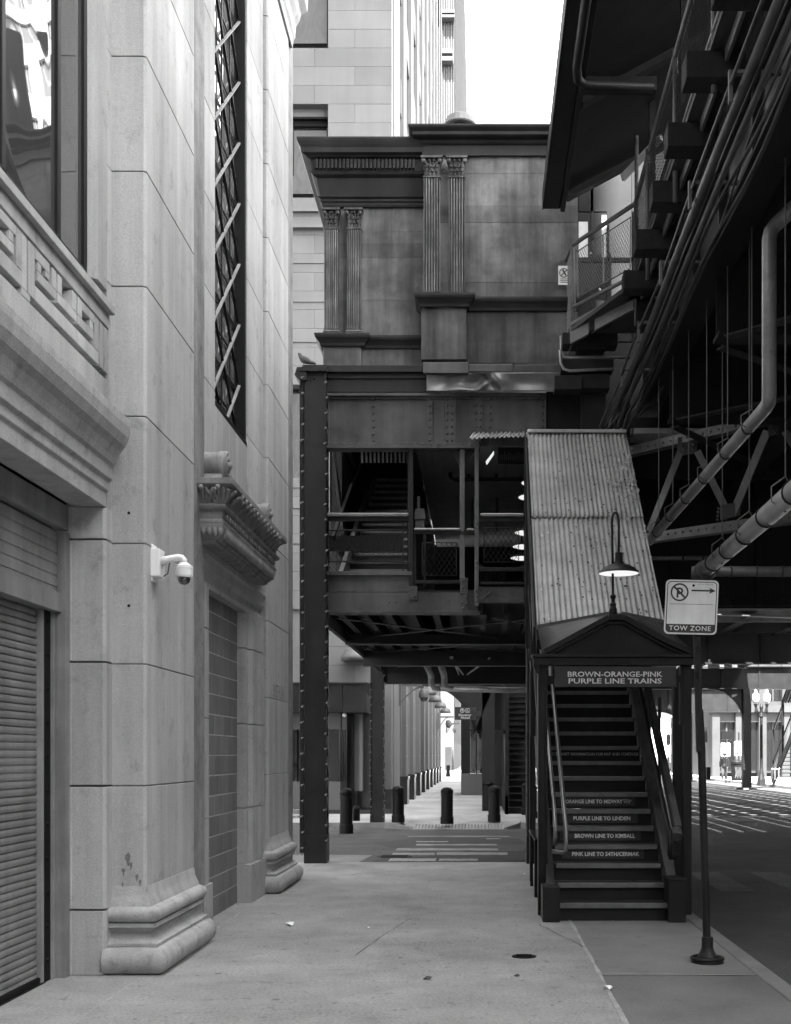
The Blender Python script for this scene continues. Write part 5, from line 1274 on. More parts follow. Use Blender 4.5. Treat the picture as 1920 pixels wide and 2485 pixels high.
m = MB(); m.box(1.48, 1.62, 17.31, 17.33, 9.07, 9.6); m.box(1.83, 1.90, 17.31, 17.33, 9.07, 9.7); m.bar((2.0, 16.2, 9.70), (2.45, 15.6, 9.95), .05, .10); m.build('sky_panel', 'sign', pf)  # pale panels stand in for bright sky seen through the windows
m = MB(); m.tube([P(1432, 614, 16.3), P(1436, 615, 16.3)], .012, 6); m.tube([P(1454, 700, 16.3), P(1458, 704, 16.3)], .014, 6); m.build('bright_fitting', 'white', pf)
# silver drain pipes
def strap_rings(m, p, q, ts, r):
    p, q = Vector(p), Vector(q); d = (q-p).normalized()
    for t in ts: c = p.lerp(q, t); m.tube([c-d*.012, c+d*.012], r*1.12, 16)
def drain(label, pts, r, rods, extra=None):
    t = thing('drain_pipe', label, 'pipe', pts[-1], 'galvanised drain pipes under the railway')
    m = MB(); m.tube([Vector(p) for p in pts], r, 18); m.build('pipe_run', 'pipe', t, 0, True)
    m = MB(); p, q = Vector(pts[-2]), Vector(pts[-1]); strap_rings(m, p, q, [.1, .25, .42, .58, .74, .9], r)
    m.build('joint_band', 'steel', t, 0, False)
    m = MB()
    for u in rods:
        c = p.lerp(q, u); m.tube([c+Vector((0, 0, r*2.1)), Vector((c.x, c.y, 6.9))], .007, 5)
        m.tube([c+Vector((0, 0, r*2.1)), c+Vector((-.07-r*.5, 0, r*1.2)), c+Vector((-.07-r*.5, 0, -r*.1)), c+Vector((0, 0, -r*1.05)), c+Vector((r*1.15, 0, 0)), c+Vector((0, 0, r*2.1))], .007, 5)
    m.build('hanger_rod', 'steellt', t)
    return t
a0 = P(1867, 975, 12.0)
drain('silver drain pipe dropping straight down then slanting to behind the corrugated roof', [P(1950, 480, 10.3), P(1905, 525, 10.35), P(1882, 546, 10.4), P(1871, 560, 10.4), P(1867, 580, 10.4), P(1867, 962, 10.4), P(1866, 975, 10.45), P(1858, 990, 10.6), P(1576, 1313, 16.2)], .065, (.08, .24, .40, .56, .72, .88))
m = MB()
drain('silver drain pipe slanting down to the pipe tee behind the parking sign', [P(2060, 1080, 7.8)*2.2-P(1712, 1383, 14.4)*1.2, P(2060, 1080, 7.8), P(1712, 1383, 14.4)], .095, (.30, .55, .80))
t = thing('drain_pipe', 'horizontal silver pipe running right behind the parking sign', 'pipe', P(1682, 1386, 14.5), 'galvanised drain pipes under the railway')
m = MB(); m.tube([P(1680, 1387, 14.5), P(1990, 1387, 14.5)], .066, 16); m.build('pipe_run', 'pipe', t, 0, True); m = MB(); strap_rings(m, P(1680, 1387, 14.5), P(1990, 1387, 14.5), [.02, .13, .15, .3, .5, .7, .8], .066)
m.lathe([(.11, -.08), (.14, -.03), (.14, .03), (.11, .08)], P(1712, 1386, 14.4), 18, 'Y'); m.build('joint_band', 'steellt', t)
t = thing('drain_pipe', 'thin horizontal pipe behind the right edge of the corrugated roof', 'pipe', P(1588, 1355, 18), 'galvanised drain pipes under the railway')
m = MB(); m.tube([P(1560, 1355, 18), P(1722, 1354, 18)], .034, 10); m.build('pipe_run', 'pipe', t, 0, True); m = MB(); strap_rings(m, P(1560, 1355, 18), P(1722, 1354, 18), [.6, .9], .04); m.build('joint_band', 'steel', t)
# second stair, dark, going up beyond the cross street
ss = thing('far_side_stair', 'dark stair rising beyond the cross street behind the bollards', 'stair', (1.6, 30, 0))
m = MB(); x0, x1 = PX(1233, 32), PX(1300, 32)
for n in range(1, 22): m.box(x0, x1, 31+.25*n, 31.3+.25*n, .18*n-.04, .18*n)
m.build('tread', 'steel', ss)
m = MB()
for n in range(1, 22): m.box(x0, x1, 31.05+.25*n, 31.08+.25*n, .18*n-.18, .18*n-.041)
m.build('riser', 'riser', ss)
m = MB(); m.prism([(31, 0), (31, .5), (36.5, 4.5), (36.5, 0)], 'X', x0-.1, x0-.02); m.box(x0-.1, x0, 31, 31.1, 0, 3.6); m.box(x0, x1, 36.5, 36.6, 0, 4); m.build('side_panel', 'steeldk', ss)

# ================================================================== bollards
def bollard(x, yb, Y, label, z=0, h=.86):
    c = Vector((PX(x, Y), Y, z)); t = thing('bollard', label, 'bollard', c, 'black bollards at the far kerb')
    s_ = h/.86; m = MB(); m.lathe([(.155, 0), (.155, .15*s_), (.148, .17*s_), (.14, .18*s_), (.14, .66*s_), (.148, .665*s_), (.148, .69*s_), (.14, .70*s_), (.14, .72*s_), (.15, .73*s_), (.15, .75*s_)], c, 24); m.build('post', 'dark', t, 0, False)
    m = MB(); m.lathe([(.15, .7505*s_), (.148, .78*s_), (.125, .82*s_), (.08, .85*s_), (.02, .862*s_)], c, 24); m.build('cap', 'dark', t, 0, True); return t
bollard(840.5, 2024, 25.4, 'tall black bollard in front of the kerb, leftmost, beside the broad front column', -.13, 1.0)
bollard(966.5, 1996, 27.4, 'black bollard just right of the slender far column')
bollard(1085, 1999, 27.1, 'black bollard alone in the middle of the kerb ramp', -.02)
bollard(1199.5, 1994, 27.7, 'front bollard of the overlapping pair near the dark column')
bollard(1184, 1968, 33, 'rear bollard of the overlapping pair, against the elevator base')
bollard(1290, 1986, 29.2, 'front one of the two bollards half hidden by the stair post')
bollard(1280, 1978, 30.8, 'rear one of the two bollards half hidden by the stair post')
bollard(1087.5, 1885, 85, 'small distant bollard at the end of the row of piers')
m = MB(); m.box(-3.35, -3.15, 27.6, 27.8, 0, .35); m.lathe([(.09, 0), (.09, .3), (.05, .38)], (-3.0, 28, 0), 12); single(m, 'hydrant_stub', 'dark', 'short dark standpipe at the foot of the leftmost bollard', 'standpipe')

# ================================================================== office building beyond the cross street
ob = thing('office_building', 'tall pale stone office building beyond the cross street with a long row of slender piers', 'building', (-6, 33, 0))
m = MB(); OY = 33.0; OX = -2.53
sp_ = .535; zz = 3.1; k = 0; rg = random.Random(11)
def ox(x): return PX(x, OY)
# front wall courses around the stacked windows
while zz < 34:
    a, b = zz+.004, zz+sp_-.004
    yy = VY-(zz+sp_/2-EYE)*F/OY
    win = 235 < yy < 458 or yy < 97 or (955 < yy < 1175 and True) or 1500 < yy < 1580
    xs_ = [ox(796), OX] if win else [-14, OX]
    off = .0 if k % 2 else .9
    x = xs_[1]-.001; cuts = [OX-(1.05 if k % 2 else 2.2), OX-3.2, OX-4.4, OX-6, OX-9]
    prev = OX
    for c in cuts+[-14]:
        c = max(c, xs_[0])
        if prev-c > .05: m.box(c+.003, prev-.003, OY+rg.uniform(0, .004), OY+.6, a, b)
        prev = c
        if c <= xs_[0]: break
    zz += sp_; k += 1
m.build('front_wall', 'stone2', ob)
m = MB(); m.box(-14, OX-.02, OY+.05, 68.9, 3.1, 60) if False else None
m.box(-14, OX-.02, OY+.75, OY+.9, 0, 60); m.box(-14, -3.25, OY+.9, 69, 0, 60); m.box(-14, OX, OY, 69, 34, 60)
m.build('core', 'stone2', ob)
m = MB()
m.fr(560, 545, 950, 551, OY-.16, .2); m.fr(560, 505, 950, 512, OY-.10, .15)
for y in (635, 729, 827, 930, 1180, 1230, 1316): m.fr(560, y, 950, y+3, OY-.03, .04)
m.build('string_course', 'stone2', ob)
fw = MB(); fw.fr(560, 240, 796, 283, OY+.25, .1); m2 = MB()
wf = fw.build('window', 'spandrel', ob)
m = MB(); m.fr(560, 283, 794, 288, OY+.2, .1); m.fr(560, 289, 794, 306, OY+.3, .1); m.build('frame', 'dark', wf); m = MB(); m.fr(560, 306, 793, 470, OY+.42, .02); m.fr(560, -400, 793, 105, OY+.42, .02); m.fr(560, 950, 800, 1180, OY+.4, .02); m.fr(560, 1480, 800, 1600, OY+.42, .02); m.build('pane', 'glass', wf)
m = MB(); m.fr(794, 306, 797, 460, OY+.1, .35); m.fr(794, -200, 797, 98, OY+.1, .35); m.fr(706, 318, 712, 420, OY+.35, .06); m.build('mullion', 'dark', wf)
# base storey front: corner pier panels, canopy, booth
m = MB(); 
m.fr(790, 1605, 905, 1650, OY-.5, .1) if False else None
m.box(OX-.95, OX, OY-.02, OY+.5, 0, 3.6); 
for z in (1.55, 2.55, 3.1): m.box(OX-.955, OX+.004, OY-.024, OY-.02, z, z+.006)
m.box(OX-1.9, OX-.956, OY+.3, OY+.6, 0, 3.6); m.build('corner_pier', 'stone2', ob, .004)
m = MB(); m.fr(560, 1500, 955, 1660, OY+.02, .3) if False else None
m.fr(560, 1330, 950, 1660, OY+.1, .3); m.build('upper_base_wall', 'stone2', ob)
m = MB(); m.box(OX-.97, OX+.03, OY-.05, OY+.5, 0, .95) if False else m.box(OX-.97, OX+.02, OY-.05, OY+.3, 0, .62); m.build('granite_plinth', 'pol', ob, .006)
cn = MB(); cn.fr(640, 1660, 780, 1729, 31.0, 1.2); cn.fr(781, 1660, 831, 1729, 31.0, 1.2); cn.fr(832, 1658, 890, 1729, 31.0, 1.2); cn.fr(640, 1656, 892, 1660, 30.95, 1.3)
cn.build('entrance_canopy', 'steeldk', ob, .004)
m = MB(); m.fr(640, 1729, 786, 1771, 31.6, .3); m.fr(791, 1729, 827, 1770, 31.6, .3); m.fr(786, 1895, 826, 1968, 31.5, .3) if False else m.fr(640, 1897, 826, 1966, 31.5, .3); m.build('booth_panel', 'bpanel', ob, .004)
m = MB(); m.fr(640, 1771, 822, 1896, 31.7, .05); m.fr(878, 1729, 898, 1960, 32.2, .3) ; m.fr(640, 1966, 960, 1994, 31.3, .3); m.build('dark_glazing', 'pol', ob)
m = MB()
for x in (706, 720, 826, 831, 836): m.fr(x, 1771, x+2, 1896, 31.6, .1)
m.fr(842, 1729, 858, 1960, 31.8, .3); m.fr(706, 1852, 726, 1862, 31.6, .1); m.build('glazing_post', 'dark', ob)
m = MB(); m.fr(860, 1729, 880, 1920, 32.0, .2); m.build('side_panel', 'spandrel', ob)
for k in range(4): m = MB(); m.fr(640, 2010-k*15, 724, 2020-k*15, 28.5+k*.35, .3); m.build('entrance_step', 'walkmid', ob)
m = MB(); m.sph(P(836, 1735, 31.2), .06, 10, 6); m.build('dome_camera', 'white', ob)
# the row of piers
def yY(k): return 33.6+4.0*k
for k in range(9):
    y = 37.2+4.0*k
    m = MB(); m.box(-3.1, -2.38, y, y+1.0, .90, 6.5); m.box(-3.1, -2.52, y-.35, y-.002, .9, 6.5); m.box(-3.1, -2.52, y+1.002, y+1.35, .9, 6.5); m.box(-3.1, -2.43, y-.4, y+1.1, 6.504, 45)
    o = m.build('pier', 'stone2', ob, .01)
    m = MB(); m.box(-3.1, -2.34, y-.03, y+1.03, 0, .90); m.box(-3.1, -2.32, y-.05, y+1.05, .80, .9); m.box(-3.1, -2.5, y-.40, y-.06, 0, .85); m.build('plinth', 'pol', o, .006)
m = MB(); z = 3.9
while z < 45: m.box(-3.1, -2.9 if z < 6 else -2.50, 36.5, 69, z, z+1.1); z += 3.6
m.build('spandrel', 'stone2', ob)
m = MB(); m.box(-3.2, -3.0, 34, 69, .5, 6.5); m.box(-3.2, -2.55, 36.5, 69, 6.5, 45); m.build('glazing', 'glass2', ob)
m = MB(); m.box(-3.2, -2.53, 34.0, 36.5, 0, 45); m.box(-3.2, -2.6, 34, 69, 3.0, 3.9); m.build('end_wall', 'stone2', ob)
m = MB(); 
for z in (1.55, 2.55, 3.55): 
    for k in range(9): y = 37.2+4.0*k; m.box(-3.0, -2.377, y-.003, y+1.003, z, z+.012)
m.build('joint_line', 'spandrel', ob)
# camera brackets and sconces along it
def camarm(x0, x1, y, Y, label, down=26):
    s_ = F/Y; t = thing('camera_bracket', label, 'camera', P(x0, y, Y), 'camera arms along the row of piers')
    m = MB(); m.bar(P(x0, y, Y), P(x1, y, Y), .1, .08); m.bar(P(x0+3, y-20*30/Y, Y), P(x0+3, y+60*30/Y, Y), .10, .14); m.tube([P(x0+6+k*(x1-x0-20)/8, y+(48-44*math.sin(k*math.pi/16))*30/Y, Y) for k in range(9)], .025, 6); m.build('arm', 'bpanel', t)
    m = MB(); c = P(x1-12, y+8, Y); m.lathe([(.04, .02), (.13, -.06), (.16, -.16), (.165, -.28), (.12, -.30)], c, 16); m.build('housing', 'bpanel', t, 0, False); m = MB(); m.lathe([(.12, -.30), (.10, -.38), (.03, -.42)], c, 14); m.build('dome', 'glass2', t, 0, True)
camarm(968, 1041, 1663, 36.0, 'nearest camera arm high on the row of piers, with a pale dome')
camarm(1062, 1101, 1740, 62, 'second camera arm, smaller, further along the row of piers')
camarm(1081, 1115, 1756, 78, 'third and smallest camera arm, beside the elevator sign')
for i, (x, y, Y) in enumerate(((1041, 1678, 46), (1056, 1696, 52), (1069, 1711, 58), (1081, 1724, 64))):
    lb = ['nearest and largest', 'second', 'third', 'furthest and smallest'][i]
    m = MB(); c = P(x, y, Y)+Vector((0, 0, -.15)); m.lathe([(.30, 0), (.29, .12), (.22, .24), (.10, .31), (.02, .33)], c, 16); single(m, 'wall_sconce', 'steellt', f'round topped grey wall light on the row of piers, {lb} of four', 'wall light', 'wall lights along the piers', 0, True)
m = MB(); c = P(861, 1603, 32.8); m.lathe([(.40, 0), (.38, .12), (.30, .26), (.18, .34), (.02, .38)], c, 20); single(m, 'wall_sconce', 'steellt', 'half round hooded wall light on the plain stone above the dark entrance canopy', 'wall light', None, 0, True)

# far tower and end building
tw = thing('stone_tower', 'very tall pale fluted stone tower far down the street', 'building', (-10, 121, 0))
m = MB(); m.box(-40, -2.85, 122, 340, 0, 140); m.build('core', 'stone3', tw)
m = MB(); m.box(-40, -2.75, 121, 340, 0, 9); m.box(-40, -4.4, 120.5, 122, 9, 140)
m.build('base_wall', 'stone3', tw)
m = MB()
for k in range(9): m.box(-4.3+k*.18-.0, -4.3+k*.18+.11, 121.2-.1*(k % 2), 122, 9, 140)
for k in range(30): m.box(-3, -2.72, 124+k*7, 127+k*7, 3, 140)
m.build('flute', 'stone3', tw)
m = MB(); zc = PZ(25, 121); 
for y0, y1 in ((22, 30), (35, 41), (118, 128), (136, 146)): m.fr(1072, y0, 1103-(y0 > 100)*5, y1, 120.2, .8)
m.build('cornice', 'stone3', tw)
m = MB(); m.box(-3.6, -2.9, 119, 120.9, 0, 2.4); m.build('dark_doorway', 'pol', tw)

# elevator enclosure and its sign
ev = thing('elevator_enclosure', 'dark glazed elevator enclosure with a pale stone base beyond the cross street', 'elevator', (.2, 46, 0))
x0, x1 = PX(1119, 45.7), PX(1226, 45.7)
m = MB(); m.box(x0, x1, 45.7, 48.7, 0, .86); m.build('stone_base', 'bpanel', ev, .01)
m = MB(); m.box(x0, PX(1141, 45.7), 45.7, 48.7, .861, 6.5); m.box(PX(1142, 45.7), PX(1226, 45.7), 45.72, 48.7, 4.9, 6.5); 
for x in (1155, 1169, 1196, 1221): m.box(PX(x, 45.7), PX(x+2.5, 45.7), 45.7, 45.8, .861, 4.9)
m.box(PX(1141, 45.7), x1, 45.7, 45.8, 2.55, 2.62); m.build('frame', 'steel', ev, .004)
m = MB(); m.box(PX(1141, 45.7)+.01, x1-.03, 45.85, 45.88, .87, 4.9); m.build('pane', 'glass', ev)
sg = thing('elevator_sign', 'dark hanging sign reading Elevator Ahead with arrow and wheelchair symbols', 'sign', P(1130, 1747, 30))
m = MB(); m.fr(1104, 1716, 1156, 1747, 30, .04); m.fr(1156, 1726, 1168, 1737, 30.02, .04); so_ = m.build('sign_panel', 'signdk', sg)
text('lettering', 'Elevator', 'sign', so_, P(1129, 1735, 29.99), (1, 0, 0), (0, 0, 1), .062, .33, .003, .01); text('lettering', 'Ahead', 'sign', so_, P(1129, 1741.5, 29.99), (1, 0, 0), (0, 0, 1), .062, .24, .003, .01)
m = MB(); c = P(1122, 1724.5, 29.985); m.tube([c+Vector((.05*math.cos(k*.449), 0, .05*math.sin(k*.449))) for k in range(15)], .007, 5); m.bar(c+Vector((0, 0, -.03)), c+Vector((0, 0, .03)), .012, .006, (0, 1, 0)); m.bar(c+Vector((-.025, 0, .005)), c+Vector((0, 0, .03)), .012, .006, (0, 1, 0)); m.bar(c+Vector((.025, 0, .005)), c+Vector((0, 0, .03)), .012, .006, (0, 1, 0))
c = P(1135, 1724.5, 29.985); m.tube([c+Vector((.05*sx, 0, .05*sz)) for sx, sz in ((-1, -1), (1, -1), (1, 1), (-1, 1), (-1, -1))], .005, 4); m.sph(c+Vector((-.008, 0, .032)), .009, 6, 4); m.bar(c+Vector((-.008, 0, .02)), c+Vector((-.004, 0, -.008)), .01, .006, (0, 1, 0)); m.bar(c+Vector((-.004, 0, -.006)), c+Vector((.018, 0, -.01)), .01, .006, (0, 1, 0)); m.bar(c+Vector((.018, 0, -.01)), c+Vector((.028, 0, -.032)), .01, .006, (0, 1, 0))
m.tube([c+Vector((-.008+.022*math.cos(k*.5+2), 0, -.018+.022*math.sin(k*.5+2))) for k in range(9)], .005, 4); m.build('pictogram', 'sign', so_)

# ================================================================== buildings and life beyond the railway
def facade(name, label, x0, x1, Y, h, mat, bay=4.0, floor=4.0, depth=12, base=5, pierw=.7, win='glass2', face='front'):
    t = thing(name, label, 'building', ((x0+x1)/2, Y, 0))
    m = MB(); m.box(x0, x1, Y+.9, Y+depth, 0, h); m.build('core', mat, t)
    m = MB(); m.box(x0, x1, Y+.55, Y+.6, .3, h-.5); m.build('glazing', win, t)
    m = MB(); n = max(1, round((x1-x0)/bay)); b = (x1-x0)/n
    for i in range(n+1): m.box(x0+i*b-pierw/2, x0+i*b+pierw/2, Y, Y+.95, 0, h)
    m.build('pier', mat, t)
    m = MB(); z = base-1.0
    while z < h: m.box(x0, x1, Y+.2, Y+.9, z, min(h, z+1.5)); z += floor
    m.box(x0-.3, x1+.3, Y-.2, Y+1, base-.3, base+.2); m.box(x0-.5, x1+.5, Y-.4, Y+1, h-.6, h); m.build('spandrel', mat, t)
    m = MB()
    for i in range(n): m.box(x0+(i+.5)*b-.06, x0+(i+.5)*b+.06, Y+.45, Y+.56, .3, h-.6)
    m.build('mullion', mat, t)
    return t
facade('corner_building', 'bright sunlit stone building with tall shop windows across the far crossing', 21.5, 48, 118, 40, 'stone4', 2.4, 3.6, 12, 4.5, .5)
facade('corner_building', 'pale block with many storeys seen under the railway left of the arched bracket', 6, 21, 150, 60, 'stone3', 3, 3.8)
facade('grey_building', 'grey stone building behind the twin globe lamp', 17.2, 24, 72.5 if False else 84, 45, 'stone4', 1.9, 3.9, 20, 5, .55) 
m = MB()    # wide tower that reflects in the shop windows of the near building
facade('tower_block', 'light tower block far down the right side of the street', 27, 62, 96, 150, 'blockstone', 3.2, 3.6, 20, 6, 1.3)
def block(name, label, x0, x1, y0, y1, h, mat):
    t = thing(name, label, 'building', ((x0+x1)/2, (y0+y1)/2, 0))
    m = MB(); m.box(x0, x1, y0, y1, 0, h); m.build('core', mat, t)
    m = MB()
    n = int((y1-y0)/4.2)
    for k in range(n): m.box(x0-.3, x0, y0+k*4.2, y0+k*4.2+1.6, 0, h)
    m.build('pier', mat, t, split=False)
    m = MB()
    for k in range(int(h/4)): m.box(x0-.2, x0, y0, y1, 3+k*4, 4.3+k*4); m.box(x0, x1, y1, y1+.2, 3+k*4, 4.3+k*4)
    m.build('spandrel', mat, t)
block('street_block', 'plain stone block lining the far side of the street outside the frame', 18, 45, -60, 52, 14, 'stone2')
block('sun_shade_block', 'tall unseen block added behind the viewpoint to shade the near street', -40, 22, -60, -32, 88, 'stone2')  # added out of view, keeps the sun off the near street
block('sky_shade_block', 'tall unseen block added across the cross street to cut its sky light', -60, -17, 15.5, 32, 60, 'stone2')  # added out of view, cuts sky light coming along the cross street

# twin globe street lamp
def twin_lamp(x, yb, Y, label, zg=4.4, s_=1.0):
    c = Vector((x, Y, 0)); t = thing('street_lamp', label, 'street lamp', c, 'globe street lamps beyond the railway')
    m = MB(); m.lathe([(.25, 0), (.22, .3), (.14, .6), (.09, .9), (.08, zg-.9), (.12, zg-.8), (.07, zg-.6), (.10, zg-.3), (.03, zg-.1)], c, 12); m.tube([c+Vector((-.29, 0, zg-.25)), c+Vector((-.2, 0, zg-.55)), c+Vector((0, 0, zg-.6)), c+Vector((.2, 0, zg-.55)), c+Vector((.29, 0, zg-.25))], .05, 6); m.build('lamp_post', 'steel', t)
    for sx in (-.29, .29):
        m = MB(); m.lathe([(.02, -.55), (.07, -.4), (.05, -.2), (.11, 0)], c+Vector((sx, 0, zg-.15)), 10); m.build('bracket', 'steel', t)
        m = MB(); m.lathe([(.10, 0), (.17, .15), (.19, .35), (.14, .50), (.07, .56), (.06, .66), (.02, .74)], c+Vector((sx, 0, zg-.13)), 14); m.build('globe', 'globe', t, 0, True)
twin_lamp(PX(1848, 60), 0, 60, 'twin globe street lamp beside the far metal stair')
twin_lamp(PX(1622, 125), 0, 125, 'small distant twin globe lamp left of the dark portal post', 5.2); twin_lamp(PX(1645, 118), 0, 118, 'small distant twin globe lamp just right of the first distant one', 5.0)
# far metal stair on the right
fs = thing('far_metal_stair', 'open metal stair with mesh rails climbing to the railway on the far right sidewalk', 'stair', (16, 56, 0))
m = MB(); xa, xb = 15.75, 17.4
for xx in (xa, xb): m.bar((xx, 62, .1), (xx, 49, 8.6), .08, .38)
m.build('stringer', 'steel', fs)
m = MB()
for k in range(40): y = 62-k*.32; m.box(xa, xb, y-.3, y, .1+k*.209+.1, .1+k*.209+.14)
m.build('tread', 'steellt', fs)
m = MB()
for xx in (xa, xb):
    m.tube([(xx, 62, 1.2), (xx, 49, 9.7)], .04, 6); m.tube([(xx, 62, 2.9), (xx, 49, 11.4)], .05, 6)
    for k in range(7): y = 62-k*2; m.box(xx-.06, xx+.06, y-.06, y+.06, .1+k*1.307, 3.0+k*1.307)
m.build('rail', 'steel', fs)
m = MB()
for k in range(60): y = 62-k*.22; z = .1+k*.1438; m.tube([(xa, y, z+.15), (xa, y, z+1.1)], .012, 4)
m.corr((xa-.1, 60, 4.3), (xb+.1, 60, 4.3), (xa-.1, 49, 11.5), (xb+.1, 49, 11.5), .15, .03) ; m.build('baluster', 'steellt', fs)
m = MB()
for x in (1873, 1881, 1890): m.tube([P(x, 1893, 55), P(x, 1866, 55), P(x+3, 1864, 55)], .035, 6)
m.tube([P(1873, 1867, 55), P(1892, 1867, 55)], .03, 6)
single(m, 'bike_rail', 'rail', 'low pale tubular rack at the foot of the far metal stair', 'bike rack')
# street posts with one-way signs
def oneway(x, Y, z, label):
    t = thing('one_way_sign', label, 'sign', (PX(x, Y), Y, 0), 'one way signs at the far crossing')
    c = Vector((PX(x, Y), Y, z)); m = MB(); m.tube([(c.x, Y+.06, -.1), (c.x, Y+.06, z+1)], .05, 8); m.build('pole', 'steel', t)
    m = MB(); m.box(c.x-.3, c.x+.3, Y-.02, Y+.01, z-.45, z+.45); p = m.build('sign_panel', 'sign', t)
    text('lettering', 'ONE', 'signb', p, c+Vector((0, -.021, .28)), (1, 0, 0), (0, 0, 1), .18, .42, .003); text('lettering', 'WAY', 'signb', p, c+Vector((0, -.021, .0)), (1, 0, 0), (0, 0, 1), .18, .42, .003)
    m = MB(); m.bar(c+Vector((-.1, -.025, -.28)), c+Vector((.24, -.025, -.28)), .05, .05); m.prism([(c.x-.26, c.z-.28), (c.x-.08, c.z-.17), (c.x-.08, c.z-.39)], 'Y', Y-.03, Y-.022); m.build('arrow', 'signb', p)
oneway(1761, 78, 1.95, 'one way sign with left arrow above the standing person'); oneway(1794, 72, 2.0, 'one way sign with left arrow half hidden by the arched column')
def signal(x, y, Y, label):
    t = thing('traffic_signal', label, 'traffic light', P(x, y, Y), 'traffic signals beyond the railway'); c = P(x, y, Y)
    m = MB(); m.box(c.x-.18, c.x+.18, Y, Y+.25, c.z-.5, c.z+.5); 
    for k in (-.32, 0, .32): m.lathe([(.13, -.16), (.14, 0)], (c.x, Y, c.z+k), 12, 'Y')
    m.build('signal_head', 'black', t); m = MB(); m.tube([(c.x, Y+.3, -.1), (c.x, Y+.3, c.z+.7)], .07, 8); m.build('pole', 'steel', t)
signal(1711, 1783, 76, 'dark traffic signal near the inside of the arch'); signal(1623, 1795, 105, 'small dark traffic signal between the distant globe lamps')
m = MB(); c = P(1765, 1783, 70); m.box(c.x-.33, c.x+.33, 70, 70.4, c.z-.28, c.z+.2); m.box(c.x-.03, c.x+.03, 70.3, 70.36, -.1, c.z-.29); single(m, 'control_box', 'dark', 'dark control box on a thin post in the middle of the arch opening', 'control box')
# litter bin
bn = thing('litter_bin', 'dark street litter bin with patterned panel left of the arched column', 'bin', (PX(1790, 72), 72, 0))
c = Vector((PX(1789, 72), 72, 0)); m = MB(); m.lathe([(.36, 0), (.36, 1.0), (.40, 1.03), (.40, 1.15), (.33, 1.25), (.05, 1.3)], c, 16); m.build('bin_body', 'dark', bn, 0, False)
m = MB(); 
for k in range(6): m.tube([c+Vector((-.2+.08*k, -.37, .15+.1*(k % 2))), c+Vector((-.14+.06*k, -.37, .5)), c+Vector((-.2+.09*k, -.37, .85))], .018, 4)
m.build('panel_pattern', 'steellt', bn)
# barricade sign on legs
bs_ = thing('street_notice', 'dark notice board on a single leaning leg behind the stair rail at the road', 'sign', (PX(1650, 37), 37, -.13))
m = MB(); m.fr(1638, 1866, 1663, 1895, 37, .05); p = m.build('notice_panel', 'dark', bs_); m = MB(); 
for y, a, b in ((1872, 1643, 1657), (1877, 1645, 1655)): m.fr(a, y, b, y+1.6, 36.985, .01)
m.build('notice_lettering', 'steellt', p); m = MB(); m.bar(P(1643, 1894, 37.03), P(1649, 1961, 37.03), .06, .04); m.build('leg', 'dark', bs_)
m = MB(); m.fr(1716, 1862, 1725, 1893, 60, .3); single(m, 'newspaper_box', 'dark', 'small dark box on the far road edge seen between the portal posts', 'box')

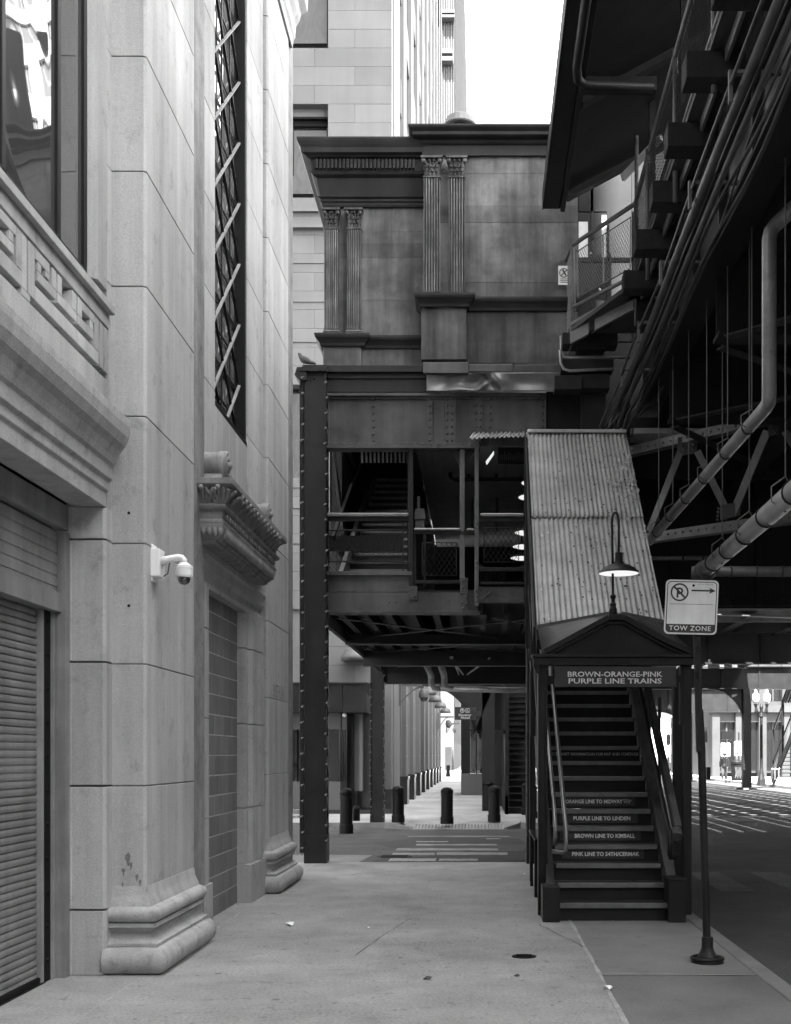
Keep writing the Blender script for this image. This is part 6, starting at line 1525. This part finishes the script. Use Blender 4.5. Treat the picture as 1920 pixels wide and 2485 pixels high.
# people
def person(x, Y, label, h=1.75, top='cloth', legs='trous', long=False, face=1, arm=.12, z=0.0, stride=.1):
    c = Vector((x, Y, z)); s_ = h/1.75; t = thing('person', label, 'person', c, None)
    def q(a, b, d): return c+Vector((a*s_, b*s_*face, d*s_))
    V = []; E = []; RD = []
    def chain(pts, rad, root=None):
        idx = root
        for p, r in zip(pts, rad):
            V.append(p); RD.append(r); n = len(V)-1
            if idx is not None: E.append((idx, n))
            idx = n
        return idx
    pel = chain([q(0, 0, .95)], [(.15, .11)])
    ch_ = chain([q(0, 0, 1.12), q(0, .01, 1.32), q(0, 0, 1.43)], [(.14, .10), (.17, .12), (.13, .09)], pel)
    nk = chain([q(0, -.01, 1.50), q(0, -.02, 1.56)], [(.055, .055), (.06, .06)], ch_)
    chain([q(0, -.03, 1.65), q(0, -.02, 1.73)], [(.082, .10), (.065, .075)], nk)
    for sg in (-1, 1):
        chain([q(sg*.19, 0, 1.40), q(sg*(.23+arm*.3), .0, 1.13), q(sg*(.22+arm*.2), -.10, .90), q(sg*(.21+arm*.2), -.13, .80)], [(.06, .06), (.048, .048), (.036, .036), (.03, .035)], ch_)
        chain([q(sg*.10, 0, .86), q(sg*.11, -stride*sg, .48), q(sg*.12, stride*sg*1.2, .08), q(sg*.13, stride*sg*1.2-.14, .035)], [(.095, .095), (.062, .062), (.042, .042), (.035, .03)], pel)
    me = bpy.data.meshes.new('body'); me.from_pydata([tuple(v) for v in V], E, []); me.materials.append(MT['skin'])
    b = bpy.data.objects.new('body', me); COL.objects.link(b); b.parent = t; b.location = -c
    sk = b.modifiers.new('s', 'SKIN'); b.modifiers.new('u', 'SUBSURF').levels = 1; b.modifiers['u'].render_levels = 1
    for i, l in enumerate(me.skin_vertices[0].data): l.radius = (RD[i][0]*s_, RD[i][1]*s_); l.use_root = (i == 0)
    def shell(nm, mat, parts):
        m = MB()
        for pts, rr_ in parts: m.tube(pts, rr_, 12)
        return m.build(nm, mat, t, 0, True)
    k = s_
    shell('jacket', top, [([q(0, 0, .82 if long else .92), q(0, 0, 1.1), q(0, 0, 1.32), q(0, 0, 1.44), q(0, 0, 1.50)], [.19*k, .18*k, .20*k, .15*k, .07*k])]+
          [([q(sg*.15, 0, 1.43), q(sg*.20, 0, 1.38), q(sg*(.23+arm*.3), 0, 1.13), q(sg*(.22+arm*.2), -.10, .90)], [.06*k, .075*k, .06*k, .048*k]) for sg in (-1, 1)])
    shell('trousers', legs, [([q(sg*.09, 0, .95), q(sg*.10, 0, .84), q(sg*.11, -stride*sg, .48), q(sg*.12, stride*sg*1.2, .1)], [.10*k, .115*k, .08*k, .065*k]) for sg in (-1, 1)])
    m = MB()
    for sg in (-1, 1): m.sph(q(sg*.125, stride*sg*1.2-.06, .045), .1*k, 8, 5, (.5, 1.2, .45))
    m.build('shoes', 'dark', t, 0, True)
    m = MB(); m.sph(q(0, 0, 1.68), .098*k, 10, 7, (.9, 1.05, 1.05)); m.build('hair', 'black', t, 0, True)
    return t
person(PX(1758, 76), 76, 'person in a dark jacket and grey trousers standing with back turned under the arch', 1.8, 'cloth', 'trous', True, -1, .12, -.1, .06)
person(PX(1629, 106), 106, 'person in a light top, leftmost of the group at the far crossing', 1.78, 'cloth2', 'cloth', False, -1, .2, -.1)
person(PX(1646, 104), 104, 'person in a grey top and white cap, middle of the group at the far crossing', 1.9, 'trous', 'cloth', False, -1, .3, -.1)
person(PX(1654, 107), 107, 'person in white half hidden by the portal post at the far crossing', 1.75, 'cloth2', 'trous', False, -1, .2, -.1)
